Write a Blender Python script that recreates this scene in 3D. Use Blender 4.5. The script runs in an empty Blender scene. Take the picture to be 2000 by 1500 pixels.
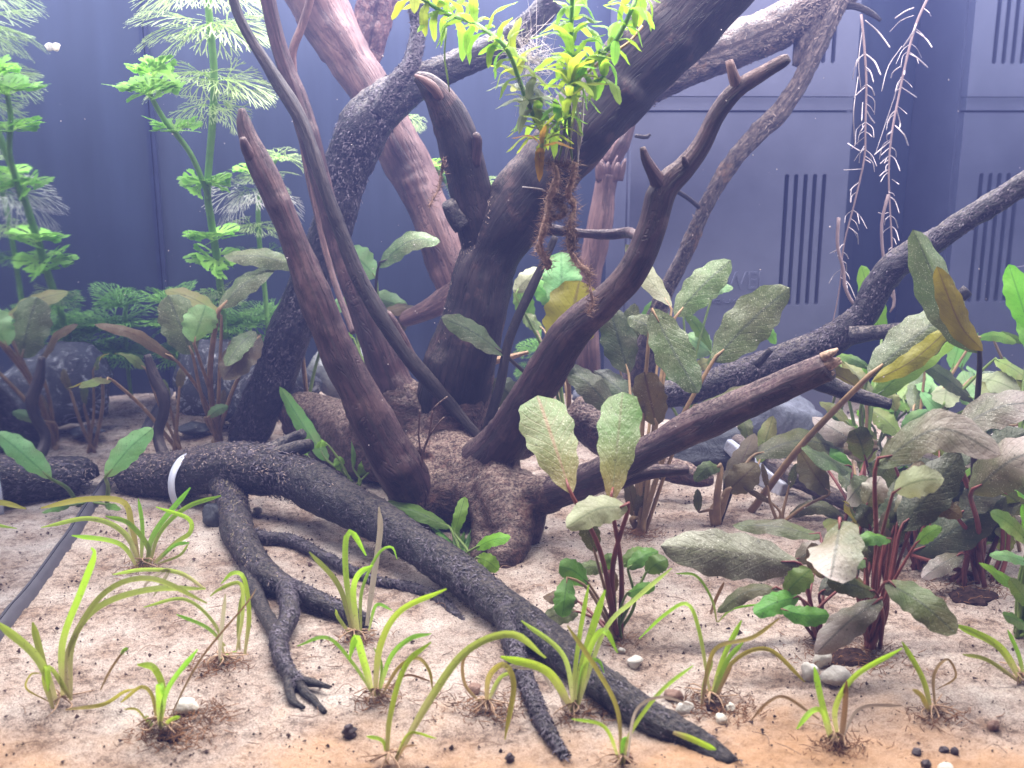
import bpy, math, random
import numpy as np
from mathutils import Vector, Matrix

random.seed(7)
RNG = np.random.default_rng(11)
C = bpy.context.scene
COL = C.collection

# ------------------------------------------------------------------ camera
CAM = np.array([0.0, 0.0, 0.20])          # metres; the tank is about half a metre wide
PITCH, YAW, FPX = math.radians(13.8), math.radians(6.0), 2145.0
cam_data = bpy.data.cameras.new("camera")
cam_data.sensor_width = 36.0
cam_data.lens = 36.0 * FPX / 2000.0
cam_data.clip_start, cam_data.clip_end = 0.01, 20.0
cam_data.dof.use_dof = True
cam_data.dof.focus_distance = 0.50
cam_data.dof.aperture_fstop = 20.0
cam = bpy.data.objects.new("camera", cam_data)
COL.objects.link(cam)
cam.location = CAM
cam.rotation_euler = (math.pi / 2 - PITCH, 0, -YAW)
C.camera = cam

# ------------------------------------------------------------------ light
world = bpy.data.worlds.new("World")
C.world = world
world.use_nodes = True
world.node_tree.nodes["Background"].inputs[0].default_value = (0.62, 0.66, 1.0, 1)
world.node_tree.nodes["Background"].inputs[1].default_value = 0.035


def lamp(name, x, y, z, sx, sy, power, col, tilt=0.0):
    d = bpy.data.lights.new(name, 'AREA')
    d.shape = 'RECTANGLE'
    d.size, d.size_y = sx, sy
    d.energy, d.color = power, col
    o = bpy.data.objects.new(name, d)
    COL.objects.link(o)
    o.location = (x, y, z)
    o.rotation_euler = (tilt, 0, 0)
    return o


# the two tubes of the tank hood, above the water
lamp("hood_tube_rear", 0.09, 0.68, 0.395, 0.47, 0.05, 6.6, (0.98, 0.96, 1.0))
lamp("hood_tube_front", 0.09, 0.43, 0.395, 0.46, 0.03, 4.7, (1.0, 0.96, 0.93))
C.view_settings.view_transform = 'Standard'
C.view_settings.look = 'None'
C.view_settings.exposure = 0.12
C.view_settings.gamma = 1.0
C.render.engine = 'CYCLES'
C.cycles.use_denoising = True
C.cycles.max_bounces = 7
C.cycles.diffuse_bounces = 3
C.cycles.glossy_bounces = 3
C.cycles.transmission_bounces = 4
C.cycles.transparent_max_bounces = 6
C.cycles.volume_bounces = 0
C.cycles.sample_clamp_indirect = 4.0

# ------------------------------------------------------------------ geometry of the place
XL, XR, YB = -0.160, 0.330, 0.77          # left pane, right pane, rear wall
YF = 0.697                                # front of the filter box
FWD = np.array([math.sin(YAW), math.cos(YAW), 0.0])
RGT = np.array([math.cos(YAW), -math.sin(YAW), 0.0])
AXI = math.cos(PITCH) * FWD + np.array([0, 0, -math.sin(PITCH)])
UPV = math.sin(PITCH) * FWD + np.array([0, 0, math.cos(PITCH)])


def _hash(ix, iy, iz):
    h = (ix * 374761393 + iy * 668265263 + iz * 2147483647 + 1013904223) & 0xffffffff
    h = ((h ^ (h >> 13)) * 1274126177) & 0xffffffff
    h = ((h ^ (h >> 16)) * 2246822519) & 0xffffffff
    return ((h ^ (h >> 15)) & 0xffff) / 65535.0


def vnoise(p):
    p = np.asarray(p, float)
    i = np.floor(p).astype(np.int64)
    f = p - i
    f = f * f * (3 - 2 * f)
    r = 0
    for dx in (0, 1):
        wx = f[:, 0] if dx else 1 - f[:, 0]
        for dy in (0, 1):
            wy = f[:, 1] if dy else 1 - f[:, 1]
            for dz in (0, 1):
                wz = f[:, 2] if dz else 1 - f[:, 2]
                r = r + wx * wy * wz * _hash(i[:, 0] + dx, i[:, 1] + dy, i[:, 2] + dz)
    return r * 2 - 1


def fbm(p, o=3):
    a, s, r = 1.0, 0.0, 0
    p = np.asarray(p, float)
    for k in range(o):
        r = r + a * vnoise(p * (2 ** k) + 17.3 * k)
        s += a
        a *= 0.5
    return r / s


def sand_h(x, y):
    x, y = np.atleast_1d(x).astype(float), np.atleast_1d(y).astype(float)
    p = np.stack([x * 14, y * 14, np.full_like(x, 3.3)], 1)
    q = np.stack([x * 60, y * 60, np.full_like(x, 8.1)], 1)
    back = np.clip((y - 0.45) / 0.3, 0, 1)
    tilt = np.clip((0.09 - x) / 0.25, -1, 1)
    return 0.0032 * vnoise(p) + 0.0010 * vnoise(q) + back * back * (0.004 + 0.007 * tilt)


def ray(u, v):
    return AXI + (u - 1000) / FPX * RGT - (v - 750) / FPX * UPV


def at(u, v, D):
    """point of the place seen in direction (u, v), D metres ahead of the camera"""
    r = ray(u, v)
    return CAM + r * (D / (r @ FWD))


def on_plane_y(u, v, Y):
    r = ray(u, v)
    return CAM + r * (Y / r[1])


def ground_pt(u, v):
    r = ray(u, v)
    if r[2] > -0.02:
        return None
    h = 0.0
    for _ in range(6):
        p = CAM + r * ((CAM[2] - h) / -r[2])
        h = float(sand_h(p[0], p[1])[0])
    return p


def ground_D(u, v):
    p = ground_pt(u, v)
    return 99.0 if p is None else float((p - CAM) @ FWD)


def atc(u, v, D, lift=0.003):
    """like at(), never below the sand and never outside the panes"""
    D = min(D, ground_D(u, v) - lift)
    for _ in range(40):
        p = at(u, v, D)
        if XL + 0.002 < p[0] < XR - 0.002 and p[1] < YB - 0.004:
            break
        D -= 0.006
    return p


def size_at(w, p):
    return w * float((np.asarray(p) - CAM) @ AXI) / FPX


# ------------------------------------------------------------------ mesh helpers
def make_mesh(name, V, quads=None, tris=None, uv=None, smooth=True, mat_idx=None):
    V = np.asarray(V, np.float32)
    q = np.zeros((0, 4), np.int32) if quads is None or len(quads) == 0 else np.asarray(quads, np.int32)
    t = np.zeros((0, 3), np.int32) if tris is None or len(tris) == 0 else np.asarray(tris, np.int32)
    me = bpy.data.meshes.new(name)
    me.vertices.add(len(V))
    me.vertices.foreach_set("co", V.ravel())
    loops = np.concatenate([q.ravel(), t.ravel()])
    me.loops.add(len(loops))
    me.loops.foreach_set("vertex_index", loops)
    n = len(q) + len(t)
    me.polygons.add(n)
    start = np.concatenate([np.arange(len(q)) * 4, len(q) * 4 + np.arange(len(t)) * 3]).astype(np.int32)
    me.polygons.foreach_set("loop_start", start)
    if mat_idx is not None:
        me.polygons.foreach_set("material_index", np.asarray(mat_idx, np.int32))
    me.polygons.foreach_set("use_smooth", np.full(n, smooth, bool))
    if uv is not None:
        l = me.uv_layers.new(name="UVMap")
        l.data.foreach_set("uv", np.asarray(uv, np.float32)[loops].ravel())
    me.update(calc_edges=True)
    me.validate()
    return me


def link(name, me, mat=None, parent=None, loc=None):
    o = bpy.data.objects.new(name, me)
    COL.objects.link(o)
    if mat is not None:
        for m in (mat if isinstance(mat, (list, tuple)) else [mat]):
            me.materials.append(m)
    if parent is not None:
        o.parent = parent
    if loc is not None:
        o.location = loc
    return o


def tag(o, label=None, cat=None, group=None, kind=None):
    if label: o["label"] = label
    if cat: o["category"] = cat
    if group: o["group"] = group
    if kind: o["kind"] = kind
    return o


def thing(name, label, cat, loc, group=None):
    o = bpy.data.objects.new(name, None)
    o.empty_display_size = 0.01
    COL.objects.link(o)
    o.location = loc
    return tag(o, label, cat, group)


def spline(P, n):
    """Catmull-Rom through the rows of P, n samples evenly by chord"""
    P = np.asarray(P, float)
    if len(P) == 2:
        t = np.linspace(0, 1, n)[:, None]
        return P[0] * (1 - t) + P[1] * t
    d = np.linalg.norm(np.diff(P[:, :3], axis=0), axis=1)
    s = np.concatenate([[0], np.cumsum(np.maximum(d, 1e-9))])
    Q = np.vstack([2 * P[0] - P[1], P, 2 * P[-1] - P[-2]])
    out = []
    for x in np.linspace(0, s[-1], n):
        i = min(int(np.searchsorted(s, x, side='right')) - 1, len(P) - 2)
        t = (x - s[i]) / (s[i + 1] - s[i])
        a, b, c, e = Q[i], Q[i + 1], Q[i + 2], Q[i + 3]
        out.append(0.5 * (2 * b + (c - a) * t + (2 * a - 5 * b + 4 * c - e) * t * t + (3 * b - a - 3 * c + e) * t ** 3))
    return np.array(out)


def frames(P):
    T = np.gradient(P, axis=0)
    T /= np.linalg.norm(T, axis=1)[:, None] + 1e-12
    N = np.zeros_like(P)
    a = np.array([0, 0, 1.0]) if abs(T[0][2]) < 0.9 else np.array([1.0, 0, 0])
    n = np.cross(T[0], a)
    n /= np.linalg.norm(n)
    for i in range(len(P)):
        n = n - T[i] * (n @ T[i])
        n /= np.linalg.norm(n) + 1e-12
        N[i] = n
    return T, N, np.cross(T, N)


def tube(pts, rad, seg=8, step=None, disp=None, n=None, cap=True):
    """pts (k,3), rad (k,) -> V, quads, tris, uv (metres)"""
    A = np.column_stack([np.asarray(pts, float), np.asarray(rad, float)])
    L = np.linalg.norm(np.diff(A[:, :3], axis=0), axis=1).sum()
    if n is None:
        n = max(3, int(L / step) + 1)
    S = spline(A, n)
    P, R = S[:, :3], np.maximum(S[:, 3], 2e-5)
    T, N, B = frames(P)
    th = np.linspace(0, 2 * math.pi, seg, endpoint=False)
    dirs = N[:, None, :] * np.cos(th)[None, :, None] + B[:, None, :] * np.sin(th)[None, :, None]
    s = np.concatenate([[0], np.cumsum(np.linalg.norm(np.diff(P, axis=0), axis=1))])
    rr = np.repeat(R[:, None], seg, 1)
    if disp is not None:
        rr = rr + disp(np.repeat(s[:, None], seg, 1), np.repeat(th[None, :], n, 0), rr, P[:, None, :] + dirs * rr[..., None])
    V = (P[:, None, :] + dirs * rr[..., None]).reshape(-1, 3)
    i = np.arange(n - 1)[:, None] * seg
    j = np.arange(seg)[None, :]
    k = (j + 1) % seg
    quads = np.stack([i + j, i + k, i + seg + k, i + seg + j], -1).reshape(-1, 4)
    uv = np.stack([np.repeat((th / (2 * math.pi))[None, :], n, 0) * 2 * math.pi * R.mean(), np.repeat(s[:, None], seg, 1)], -1).reshape(-1, 2)
    tris = np.zeros((0, 3), int)
    if cap:
        c0, c1 = len(V), len(V) + 1
        V = np.vstack([V, P[0] - T[0] * R[0] * 0.15, P[-1] + T[-1] * R[-1] * 0.15])
        uv = np.vstack([uv, uv[0], uv[-1]])
        jj = np.arange(seg)
        kk = (jj + 1) % seg
        tris = np.vstack([np.stack([np.full(seg, c0), kk, jj], 1),
                          np.stack([np.full(seg, c1), (n - 1) * seg + jj, (n - 1) * seg + kk], 1)])
    return V, quads, tris, uv


class Batch:
    """collects pieces into one mesh"""
    def __init__(s): s.V, s.q, s.t, s.uv, s.n = [], [], [], [], 0

    def add(s, V, q, t, uv):
        s.V.append(V); s.uv.append(uv)
        s.q.append(np.asarray(q, int).reshape(-1, 4) + s.n); s.t.append(np.asarray(t, int).reshape(-1, 3) + s.n)
        s.n += len(V)

    def mesh(s, name, off=(0, 0, 0), smooth=True):
        return make_mesh(name, np.vstack(s.V) - np.asarray(off), np.vstack(s.q), np.vstack(s.t), np.vstack(s.uv), smooth)


# ------------------------------------------------------------------ materials
def new_mat(name):
    m = bpy.data.materials.new(name)
    m.use_nodes = True
    nt = m.node_tree
    b = nt.nodes["Principled BSDF"]
    return m, nt, b


def N(nt, typ, **kw):
    n = nt.nodes.new(typ)
    for k, v in kw.items():
        if k.startswith("i_"):
            key = k[2:]
            n.inputs[int(key) if key.isdigit() else key].default_value = v
        else:
            setattr(n, k, v)
    return n


def ramp(nt, fac, stops):
    r = nt.nodes.new("ShaderNodeValToRGB")
    e = r.color_ramp.elements
    while len(e) < len(stops):
        e.new(0.5)
    for k, (p, c) in enumerate(stops):
        e[k].position = p
        e[k].color = (*c, 1) if len(c) == 3 else c
    nt.links.new(fac, r.inputs[0])
    return r.outputs[0]


def noise(nt, vec, scale, detail=3, rough=0.6, dist=0.0):
    n = N(nt, "ShaderNodeTexNoise", i_Scale=scale, i_Detail=detail, i_Roughness=rough, i_Distortion=dist)
    if vec is not None:
        nt.links.new(vec, n.inputs["Vector"])
    return n.outputs["Fac"]


def mix(nt, fac, a, b, typ='MIX'):
    m = nt.nodes.new("ShaderNodeMix")
    m.data_type, m.blend_type = 'RGBA', typ
    for sock, val in ((m.inputs[0], fac), (m.inputs[6], a), (m.inputs[7], b)):
        if hasattr(val, "is_linked"):
            nt.links.new(val, sock)
        else:
            sock.default_value = val if not isinstance(val, tuple) or len(val) == 4 else (*val, 1)
    return m.outputs[2]


def math_n(nt, op, a, b=0.0, clamp=False):
    m = N(nt, "ShaderNodeMath", operation=op, use_clamp=clamp)
    for s, v in zip(m.inputs, (a, b)):
        if hasattr(v, "is_linked"):
            nt.links.new(v, s)
        else:
            s.default_value = v
    return m.outputs[0]


def bump(nt, h, dist, strength=1.0):
    b = N(nt, "ShaderNodeBump", i_Strength=strength, i_Distance=dist)
    nt.links.new(h, b.inputs["Height"])
    return b.outputs[0]


def plain(name, col, rough=0.6, var=0.25, scale=300, spec=0.3, bmp=0.0):
    m, nt, b = new_mat(name)
    tc = N(nt, "ShaderNodeTexCoord")
    f = noise(nt, tc.outputs["Object"], scale, 4)
    c0 = tuple(x * (1 - var) for x in col)
    c1 = tuple(min(1, x * (1 + var)) for x in col)
    nt.links.new(ramp(nt, f, [(0.3, c0), (0.7, c1)]), b.inputs["Base Color"])
    b.inputs["Roughness"].default_value = rough
    b.inputs["Specular IOR Level"].default_value = spec
    if bmp:
        nt.links.new(bump(nt, f, bmp), b.inputs["Normal"])
    return m


def wood_mat(name, dark, light, dust, dust_amt, barky, wear=(0.3, 0.2, 0.17), wear_amt=0.0, obj=False):
    m, nt, b = new_mat(name)
    uvn = N(nt, "ShaderNodeUVMap")
    tc = N(nt, "ShaderNodeTexCoord")
    mp = N(nt, "ShaderNodeMapping")
    nt.links.new(tc.outputs['Object'] if obj else uvn.outputs[0], mp.inputs[0])
    if barky:
        mp.inputs["Scale"].default_value = (0.5, 1.0, 0.8) if obj else (1.0, 0.42, 1)
        a = noise(nt, mp.outputs[0], 520, 5, 0.65, 0.6)
        g = noise(nt, tc.outputs["Object"], 1100, 3)
        h = math_n(nt, 'ADD', a, math_n(nt, 'MULTIPLY', g, 0.35))
        col = ramp(nt, a, [(0.40, dark), (0.58, tuple((p + q) / 2.4 for p, q in zip(dark, light))), (0.74, light)])
        bd = 0.0022
    else:
        mp.inputs["Scale"].default_value = (1.0, 0.10, 1)
        a = noise(nt, mp.outputs[0], 420, 6, 0.62, 0.4)
        g = noise(nt, tc.outputs["Object"], 70, 4, 0.6)
        h = math_n(nt, 'ADD', a, math_n(nt, 'MULTIPLY', g, 0.5))
        c1 = ramp(nt, a, [(0.34, dark), (0.66, light)])
        col = mix(nt, ramp(nt, g, [(0.38, (0, 0, 0)), (0.60, (1, 1, 1))]), mix(nt, 0.7, c1, (*dark, 1)), c1)
        ck = noise(nt, mp.outputs[0], 170, 4, 0.6, 1.2)
        ckm = ramp(nt, math_n(nt, 'ABSOLUTE', math_n(nt, 'SUBTRACT', ck, 0.5)), [(0.0, (1, 1, 1)), (0.018, (0, 0, 0))])
        col = mix(nt, math_n(nt, 'MULTIPLY', ckm, 0.55), col, tuple(x * .35 for x in dark) + (1,))
        h = math_n(nt, 'SUBTRACT', h, math_n(nt, 'MULTIPLY', ckm, 0.35))
        bd = 0.0012
    if wear_amt:
        w = noise(nt, tc.outputs["Object"], 38, 5, 0.7)
        col = mix(nt, ramp(nt, w, [(0.62 - wear_amt, (0, 0, 0)), (0.72, (0.8, 0.8, 0.8))]), col, (*wear, 1))
    # settled detritus on what faces up
    geo = N(nt, "ShaderNodeNewGeometry")
    sx = N(nt, "ShaderNodeSeparateXYZ")
    nt.links.new(geo.outputs["Normal"], sx.inputs[0])
    sp = noise(nt, tc.outputs["Object"], 700, 4, 0.7)
    up = math_n(nt, 'MULTIPLY', math_n(nt, 'SUBTRACT', sx.outputs[2], 0.25, True), dust_amt)
    df = math_n(nt, 'MULTIPLY', up, ramp(nt, sp, [(0.42, (0, 0, 0)), (0.60, (1, 1, 1))]), True)
    nt.links.new(mix(nt, df, col, (*dust, 1)), b.inputs["Base Color"])
    nt.links.new(bump(nt, h, bd, 0.9), b.inputs["Normal"])
    b.inputs["Roughness"].default_value = 0.45 if barky else 0.58
    b.inputs["Specular IOR Level"].default_value = 0.30 if barky else 0.28
    return m


M = {}
M['wood'] = wood_mat("purple_brown_wood", (0.021, 0.010, 0.013), (0.078, 0.038, 0.043), (0.33, 0.25, 0.22), 0.9, False, (0.155, 0.088, 0.086), 0.10)
M['wood_dark'] = wood_mat("dark_trunk_wood", (0.006, 0.004, 0.006), (0.028, 0.016, 0.019), (0.30, 0.22, 0.19), 1.0, False, (0.12, 0.06, 0.055), 0.08)  # darker tone given to the trunk and its upright stub
M['wood_pink'] = wood_mat("pinkish_wood", (0.07, 0.038, 0.037), (0.20, 0.112, 0.10), (0.30, 0.21, 0.19), 0.5, False, (0.12, 0.06, 0.055), 0.08)
M['wood_red'] = wood_mat("reddish_root_wood", (0.05, 0.022, 0.019), (0.21, 0.105, 0.085), (0.44, 0.32, 0.25), 1.1, True)
M['core'] = wood_mat("stump_wood", (0.028, 0.013, 0.012), (0.17, 0.085, 0.07), (0.42, 0.31, 0.25), 1.2, True, (0.22, 0.10, 0.075), 0.06, True)
M['bark'] = wood_mat("dark_bark", (0.006, 0.005, 0.008), (0.065, 0.052, 0.060), (0.34, 0.28, 0.24), 0.8, True)
M['bark_log'] = wood_mat("black_log_bark", (0.005, 0.004, 0.006), (0.040, 0.031, 0.037), (0.30, 0.24, 0.19), 0.35, True)
M['bark_brown'] = wood_mat("brown_bark", (0.022, 0.015, 0.016), (0.20, 0.145, 0.13), (0.36, 0.28, 0.23), 0.7, True, (0.30, 0.16, 0.09), 0.03)
M['stick_dark'] = wood_mat("dark_stick", (0.012, 0.009, 0.011), (0.055, 0.04, 0.04), (0.25, 0.2, 0.18), 0.4, False)
M['stick_tan'] = wood_mat("tan_stick", (0.30, 0.17, 0.09), (0.50, 0.32, 0.18), (0.45, 0.35, 0.28), 0.3, False)
M['cut_wood'] = plain("cut_wood", (0.40, 0.27, 0.19), 0.8, 0.5, 900, 0.2, 0.0006)
M['flake'] = plain("bark_flake", (0.075, 0.060, 0.075), 0.6, 0.8, 260, 0.4)
M['flake_algae'] = plain("tan_algae", (0.27, 0.225, 0.15), 0.9, 0.5, 260, 0.1)
M['flake_tan'] = plain("tan_flake", (0.17, 0.13, 0.118), 0.8, 0.6, 260, 0.2)
M['flake_light'] = plain("light_fuzz", (0.33, 0.25, 0.22), 0.85, 0.5, 260, 0.1)


def leaf_mat(name, top, under, blotch, vein, dust_amt, trans=0.35, dust=(0.55, 0.52, 0.40), tip=None, base=None, hue=0.0):
    m, nt, b = new_mat(name)
    uvn = N(nt, "ShaderNodeUVMap")
    oi = N(nt, "ShaderNodeObjectInfo")
    tc = N(nt, "ShaderNodeTexCoord")
    off = N(nt, "ShaderNodeVectorMath", operation='ADD')
    sc = N(nt, "ShaderNodeVectorMath", operation='SCALE', i_Scale=13.7)
    cmb = N(nt, "ShaderNodeCombineXYZ")
    nt.links.new(oi.outputs["Random"], cmb.inputs[0])
    nt.links.new(oi.outputs["Random"], cmb.inputs[1])
    nt.links.new(cmb.outputs[0], sc.inputs[0])
    nt.links.new(tc.outputs["Object"], off.inputs[0])
    nt.links.new(sc.outputs[0], off.inputs[1])
    vec = off.outputs[0]
    sx = N(nt, "ShaderNodeSeparateXYZ")
    nt.links.new(uvn.outputs[0], sx.inputs[0])
    u, v = sx.outputs[0], sx.outputs[1]
    ua = math_n(nt, 'ABSOLUTE', math_n(nt, 'SUBTRACT', u, 0.5))
    big = noise(nt, vec, 45, 3, 0.6)
    col = mix(nt, ramp(nt, big, [(0.38, (0, 0, 0)), (0.66, (1, 1, 1))]), (*top, 1), (*blotch, 1))
    if tip:
        col = mix(nt, ramp(nt, math_n(nt, 'ADD', v, math_n(nt, 'MULTIPLY', math_n(nt, 'SUBTRACT', big, 0.5), 0.5)), [(0.45, (0, 0, 0)), (0.95, (1, 1, 1))]), col, (*tip, 1))
    if base:
        col = mix(nt, ramp(nt, math_n(nt, 'ADD', v, math_n(nt, 'MULTIPLY', math_n(nt, 'SUBTRACT', big, 0.5), 0.3)), [(0.12, (1, 1, 1)), (0.62, (0, 0, 0))]), col, (*base, 1))
    geo = N(nt, "ShaderNodeNewGeometry")
    col = mix(nt, geo.outputs["Backfacing"], col, mix(nt, big, (*under, 1), tuple(x * 0.7 for x in under) + (1,)))
    # midrib and side veins
    mid = ramp(nt, ua, [(0.012, (1, 1, 1)), (0.05, (0, 0, 0))])
    sv = N(nt, "ShaderNodeMath", operation='SINE')
    nt.links.new(math_n(nt, 'MULTIPLY', math_n(nt, 'SUBTRACT', v, math_n(nt, 'MULTIPLY', ua, 0.55)), 62.0), sv.inputs[0])
    side = ramp(nt, sv.outputs[0], [(0.80, (0, 0, 0)), (1.0, (0.30, 0.30, 0.30))])
    col = mix(nt, math_n(nt, 'MULTIPLY', mid, 0.7), col, (*vein, 1))
    col = mix(nt, math_n(nt, 'MULTIPLY', side, 0.6), col, (*vein, 1))
    # individual hue and value
    hs = N(nt, "ShaderNodeHueSaturation")
    nt.links.new(math_n(nt, 'ADD', 0.5 - 0.02, math_n(nt, 'MULTIPLY', oi.outputs["Random"], 0.04)), hs.inputs["Hue"])
    nt.links.new(math_n(nt, 'ADD', 0.75, math_n(nt, 'MULTIPLY', oi.outputs["Random"], 0.5)), hs.inputs["Value"])
    nt.links.new(col, hs.inputs["Color"])
    col = hs.outputs[0]
    tcol = mix(nt, 1.0, col, (1.0, 0.95, 0.55, 1), 'MULTIPLY')
    if dust_amt:
        d1 = noise(nt, vec, 1700, 2, 0.6)
        d2 = noise(nt, vec, 120, 4, 0.65)
        dm = math_n(nt, 'MULTIPLY', ramp(nt, d1, [(0.60, (0, 0, 0)), (0.68, (1, 1, 1))]),
                    ramp(nt, d2, [(0.50 - 0.3 * dust_amt, (0.1, 0.1, 0.1)), (0.62, (1, 1, 1))]), True)
        film = math_n(nt, 'MULTIPLY', ramp(nt, d2, [(0.3, (0.03, 0.03, 0.03)), (0.7, (0.5, 0.5, 0.5))]), dust_amt * 0.38)
        col = mix(nt, math_n(nt, 'MAXIMUM', math_n(nt, 'MULTIPLY', dm, min(1.0, dust_amt * 1.8)), film), col, (*dust, 1))
    k1 = noise(nt, vec, 620, 2, 0.6)
    col = mix(nt, ramp(nt, k1, [(0.66, (0, 0, 0)), (0.72, (0.7, 0.7, 0.7))]), col, (0.03, 0.03, 0.015, 1))
    nt.links.new(col, b.inputs["Base Color"])
    b.inputs["Roughness"].default_value = 0.38
    b.inputs["Specular IOR Level"].default_value = 0.32
    hh = math_n(nt, 'ADD', math_n(nt, 'MULTIPLY', side, -0.5), math_n(nt, 'MULTIPLY', noise(nt, vec, 300, 4), 1.6))
    nt.links.new(bump(nt, hh, 0.0006, 0.7), b.inputs["Normal"])
    tr = N(nt, "ShaderNodeBsdfTranslucent")
    nt.links.new(tcol, tr.inputs[0])
    ms = N(nt, "ShaderNodeMixShader", i_0=trans)
    nt.links.new(b.outputs[0], ms.inputs[1])
    nt.links.new(tr.outputs[0], ms.inputs[2])
    nt.links.new(ms.outputs[0], nt.nodes["Material Output"].inputs[0])
    return m


L = {}
L['dust'] = leaf_mat("dusty_leaf", (0.078, 0.128, 0.034), (0.20, 0.18, 0.03), (0.085, 0.098, 0.032), (0.035, 0.050, 0.022), 0.62, .25, (0.52, 0.53, 0.40))
L['heavy'] = leaf_mat("mulm_coated_leaf", (0.13, 0.14, 0.07), (0.2, 0.18, 0.05), (0.11, 0.105, 0.06), (0.08, 0.075, 0.04), 1.3, 0.15, (0.58, 0.56, 0.46))
L['olive'] = leaf_mat("olive_leaf", (0.085, 0.118, 0.022), (0.26, 0.20, 0.02), (0.085, 0.075, 0.026), (0.032, 0.040, 0.014), 0.38, .3, (0.52, 0.51, 0.38))
L['dark'] = leaf_mat("dark_leaf", (0.050, 0.068, 0.028), (0.08, 0.07, 0.03), (0.055, 0.052, 0.026), (0.015, 0.025, 0.012), 0.25, 0.25)
L['mottle'] = leaf_mat("mottled_leaf", (0.13, 0.19, 0.06), (0.2, 0.2, 0.04), (0.18, 0.19, 0.08), (0.26, 0.13, 0.09), 0.42, 0.3, (0.8, 0.78, 0.62), None, (0.20, 0.15, 0.05))
L['mottle_brown'] = leaf_mat("mottled_brown_leaf", (0.12, 0.21, 0.055), (0.2, 0.2, 0.04), (0.13, 0.16, 0.055), (0.12, 0.12, 0.04), 0.42, 0.3, (0.8, 0.78, 0.62), None, (0.18, 0.115, 0.03))
L['green'] = leaf_mat("green_leaf", (0.10, 0.25, 0.028), (0.12, 0.22, 0.03), (0.13, 0.23, 0.035), (0.05, 0.15, 0.018), 0.12, 0.4)
L['light'] = leaf_mat("light_green_leaf", (0.20, 0.42, 0.15), (0.25, 0.35, 0.08), (0.25, 0.38, 0.15), (0.10, 0.24, 0.07), 0.35, 0.4, (0.6, 0.66, 0.5))
L['yellow'] = leaf_mat("yellowing_leaf", (0.29, 0.25, 0.016), (0.29, 0.25, 0.016), (0.20, 0.17, 0.02), (0.13, 0.08, 0.03), 0.15, 0.5)
L['brown'] = leaf_mat("brown_leaf", (0.14, 0.10, 0.04), (0.20, 0.13, 0.04), (0.10, 0.085, 0.04), (0.07, 0.035, 0.015), 0.3, 0.45)
L['rust'] = leaf_mat("rusty_leaf", (0.24, 0.10, 0.045), (0.26, 0.11, 0.04), (0.17, 0.085, 0.04), (0.10, 0.04, 0.02), 0.2, 0.5)
L['purple'] = leaf_mat("greyed_leaf", (0.095, 0.112, 0.042), (0.17, 0.10, 0.05), (0.14, 0.11, 0.065), (0.05, 0.052, 0.030), 0.5, 0.25, (0.56, 0.53, 0.46), (0.42, 0.35, 0.33))
L['pale'] = leaf_mat("pale_leaf", (0.33, 0.36, 0.20), (0.3, 0.3, 0.1), (0.30, 0.30, 0.19), (0.16, 0.19, 0.08), 0.5, 0.35)
L['lime'] = leaf_mat("lime_leaf", (0.15, 0.36, 0.015), (0.2, 0.36, 0.02), (0.19, 0.38, 0.03), (0.08, 0.2, 0.01), 0.0, 0.45)
L['spot'] = leaf_mat("spotted_yellow_green_leaf", (0.20, 0.27, 0.06), (0.25, 0.25, 0.04), (0.27, 0.25, 0.08), (0.10, 0.13, 0.03), 0.35, 0.4)
M['stalk_red'] = plain("red_stalk", (0.16, 0.045, 0.035), 0.5, 0.35, 90)
M['stalk_brown'] = plain("brown_stalk", (0.25, 0.16, 0.085), 0.5, 0.35, 90)
M['stalk_green'] = plain("green_stalk", (0.13, 0.19, 0.04), 0.5, 0.3, 90)
M['stalk_dark'] = plain("dark_stalk", (0.03, 0.022, 0.018), 0.5, 0.3, 90)
M['stem_fan'] = plain("pale_green_stem", (0.13, 0.26, 0.06), 0.5, 0.2, 90)


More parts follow.
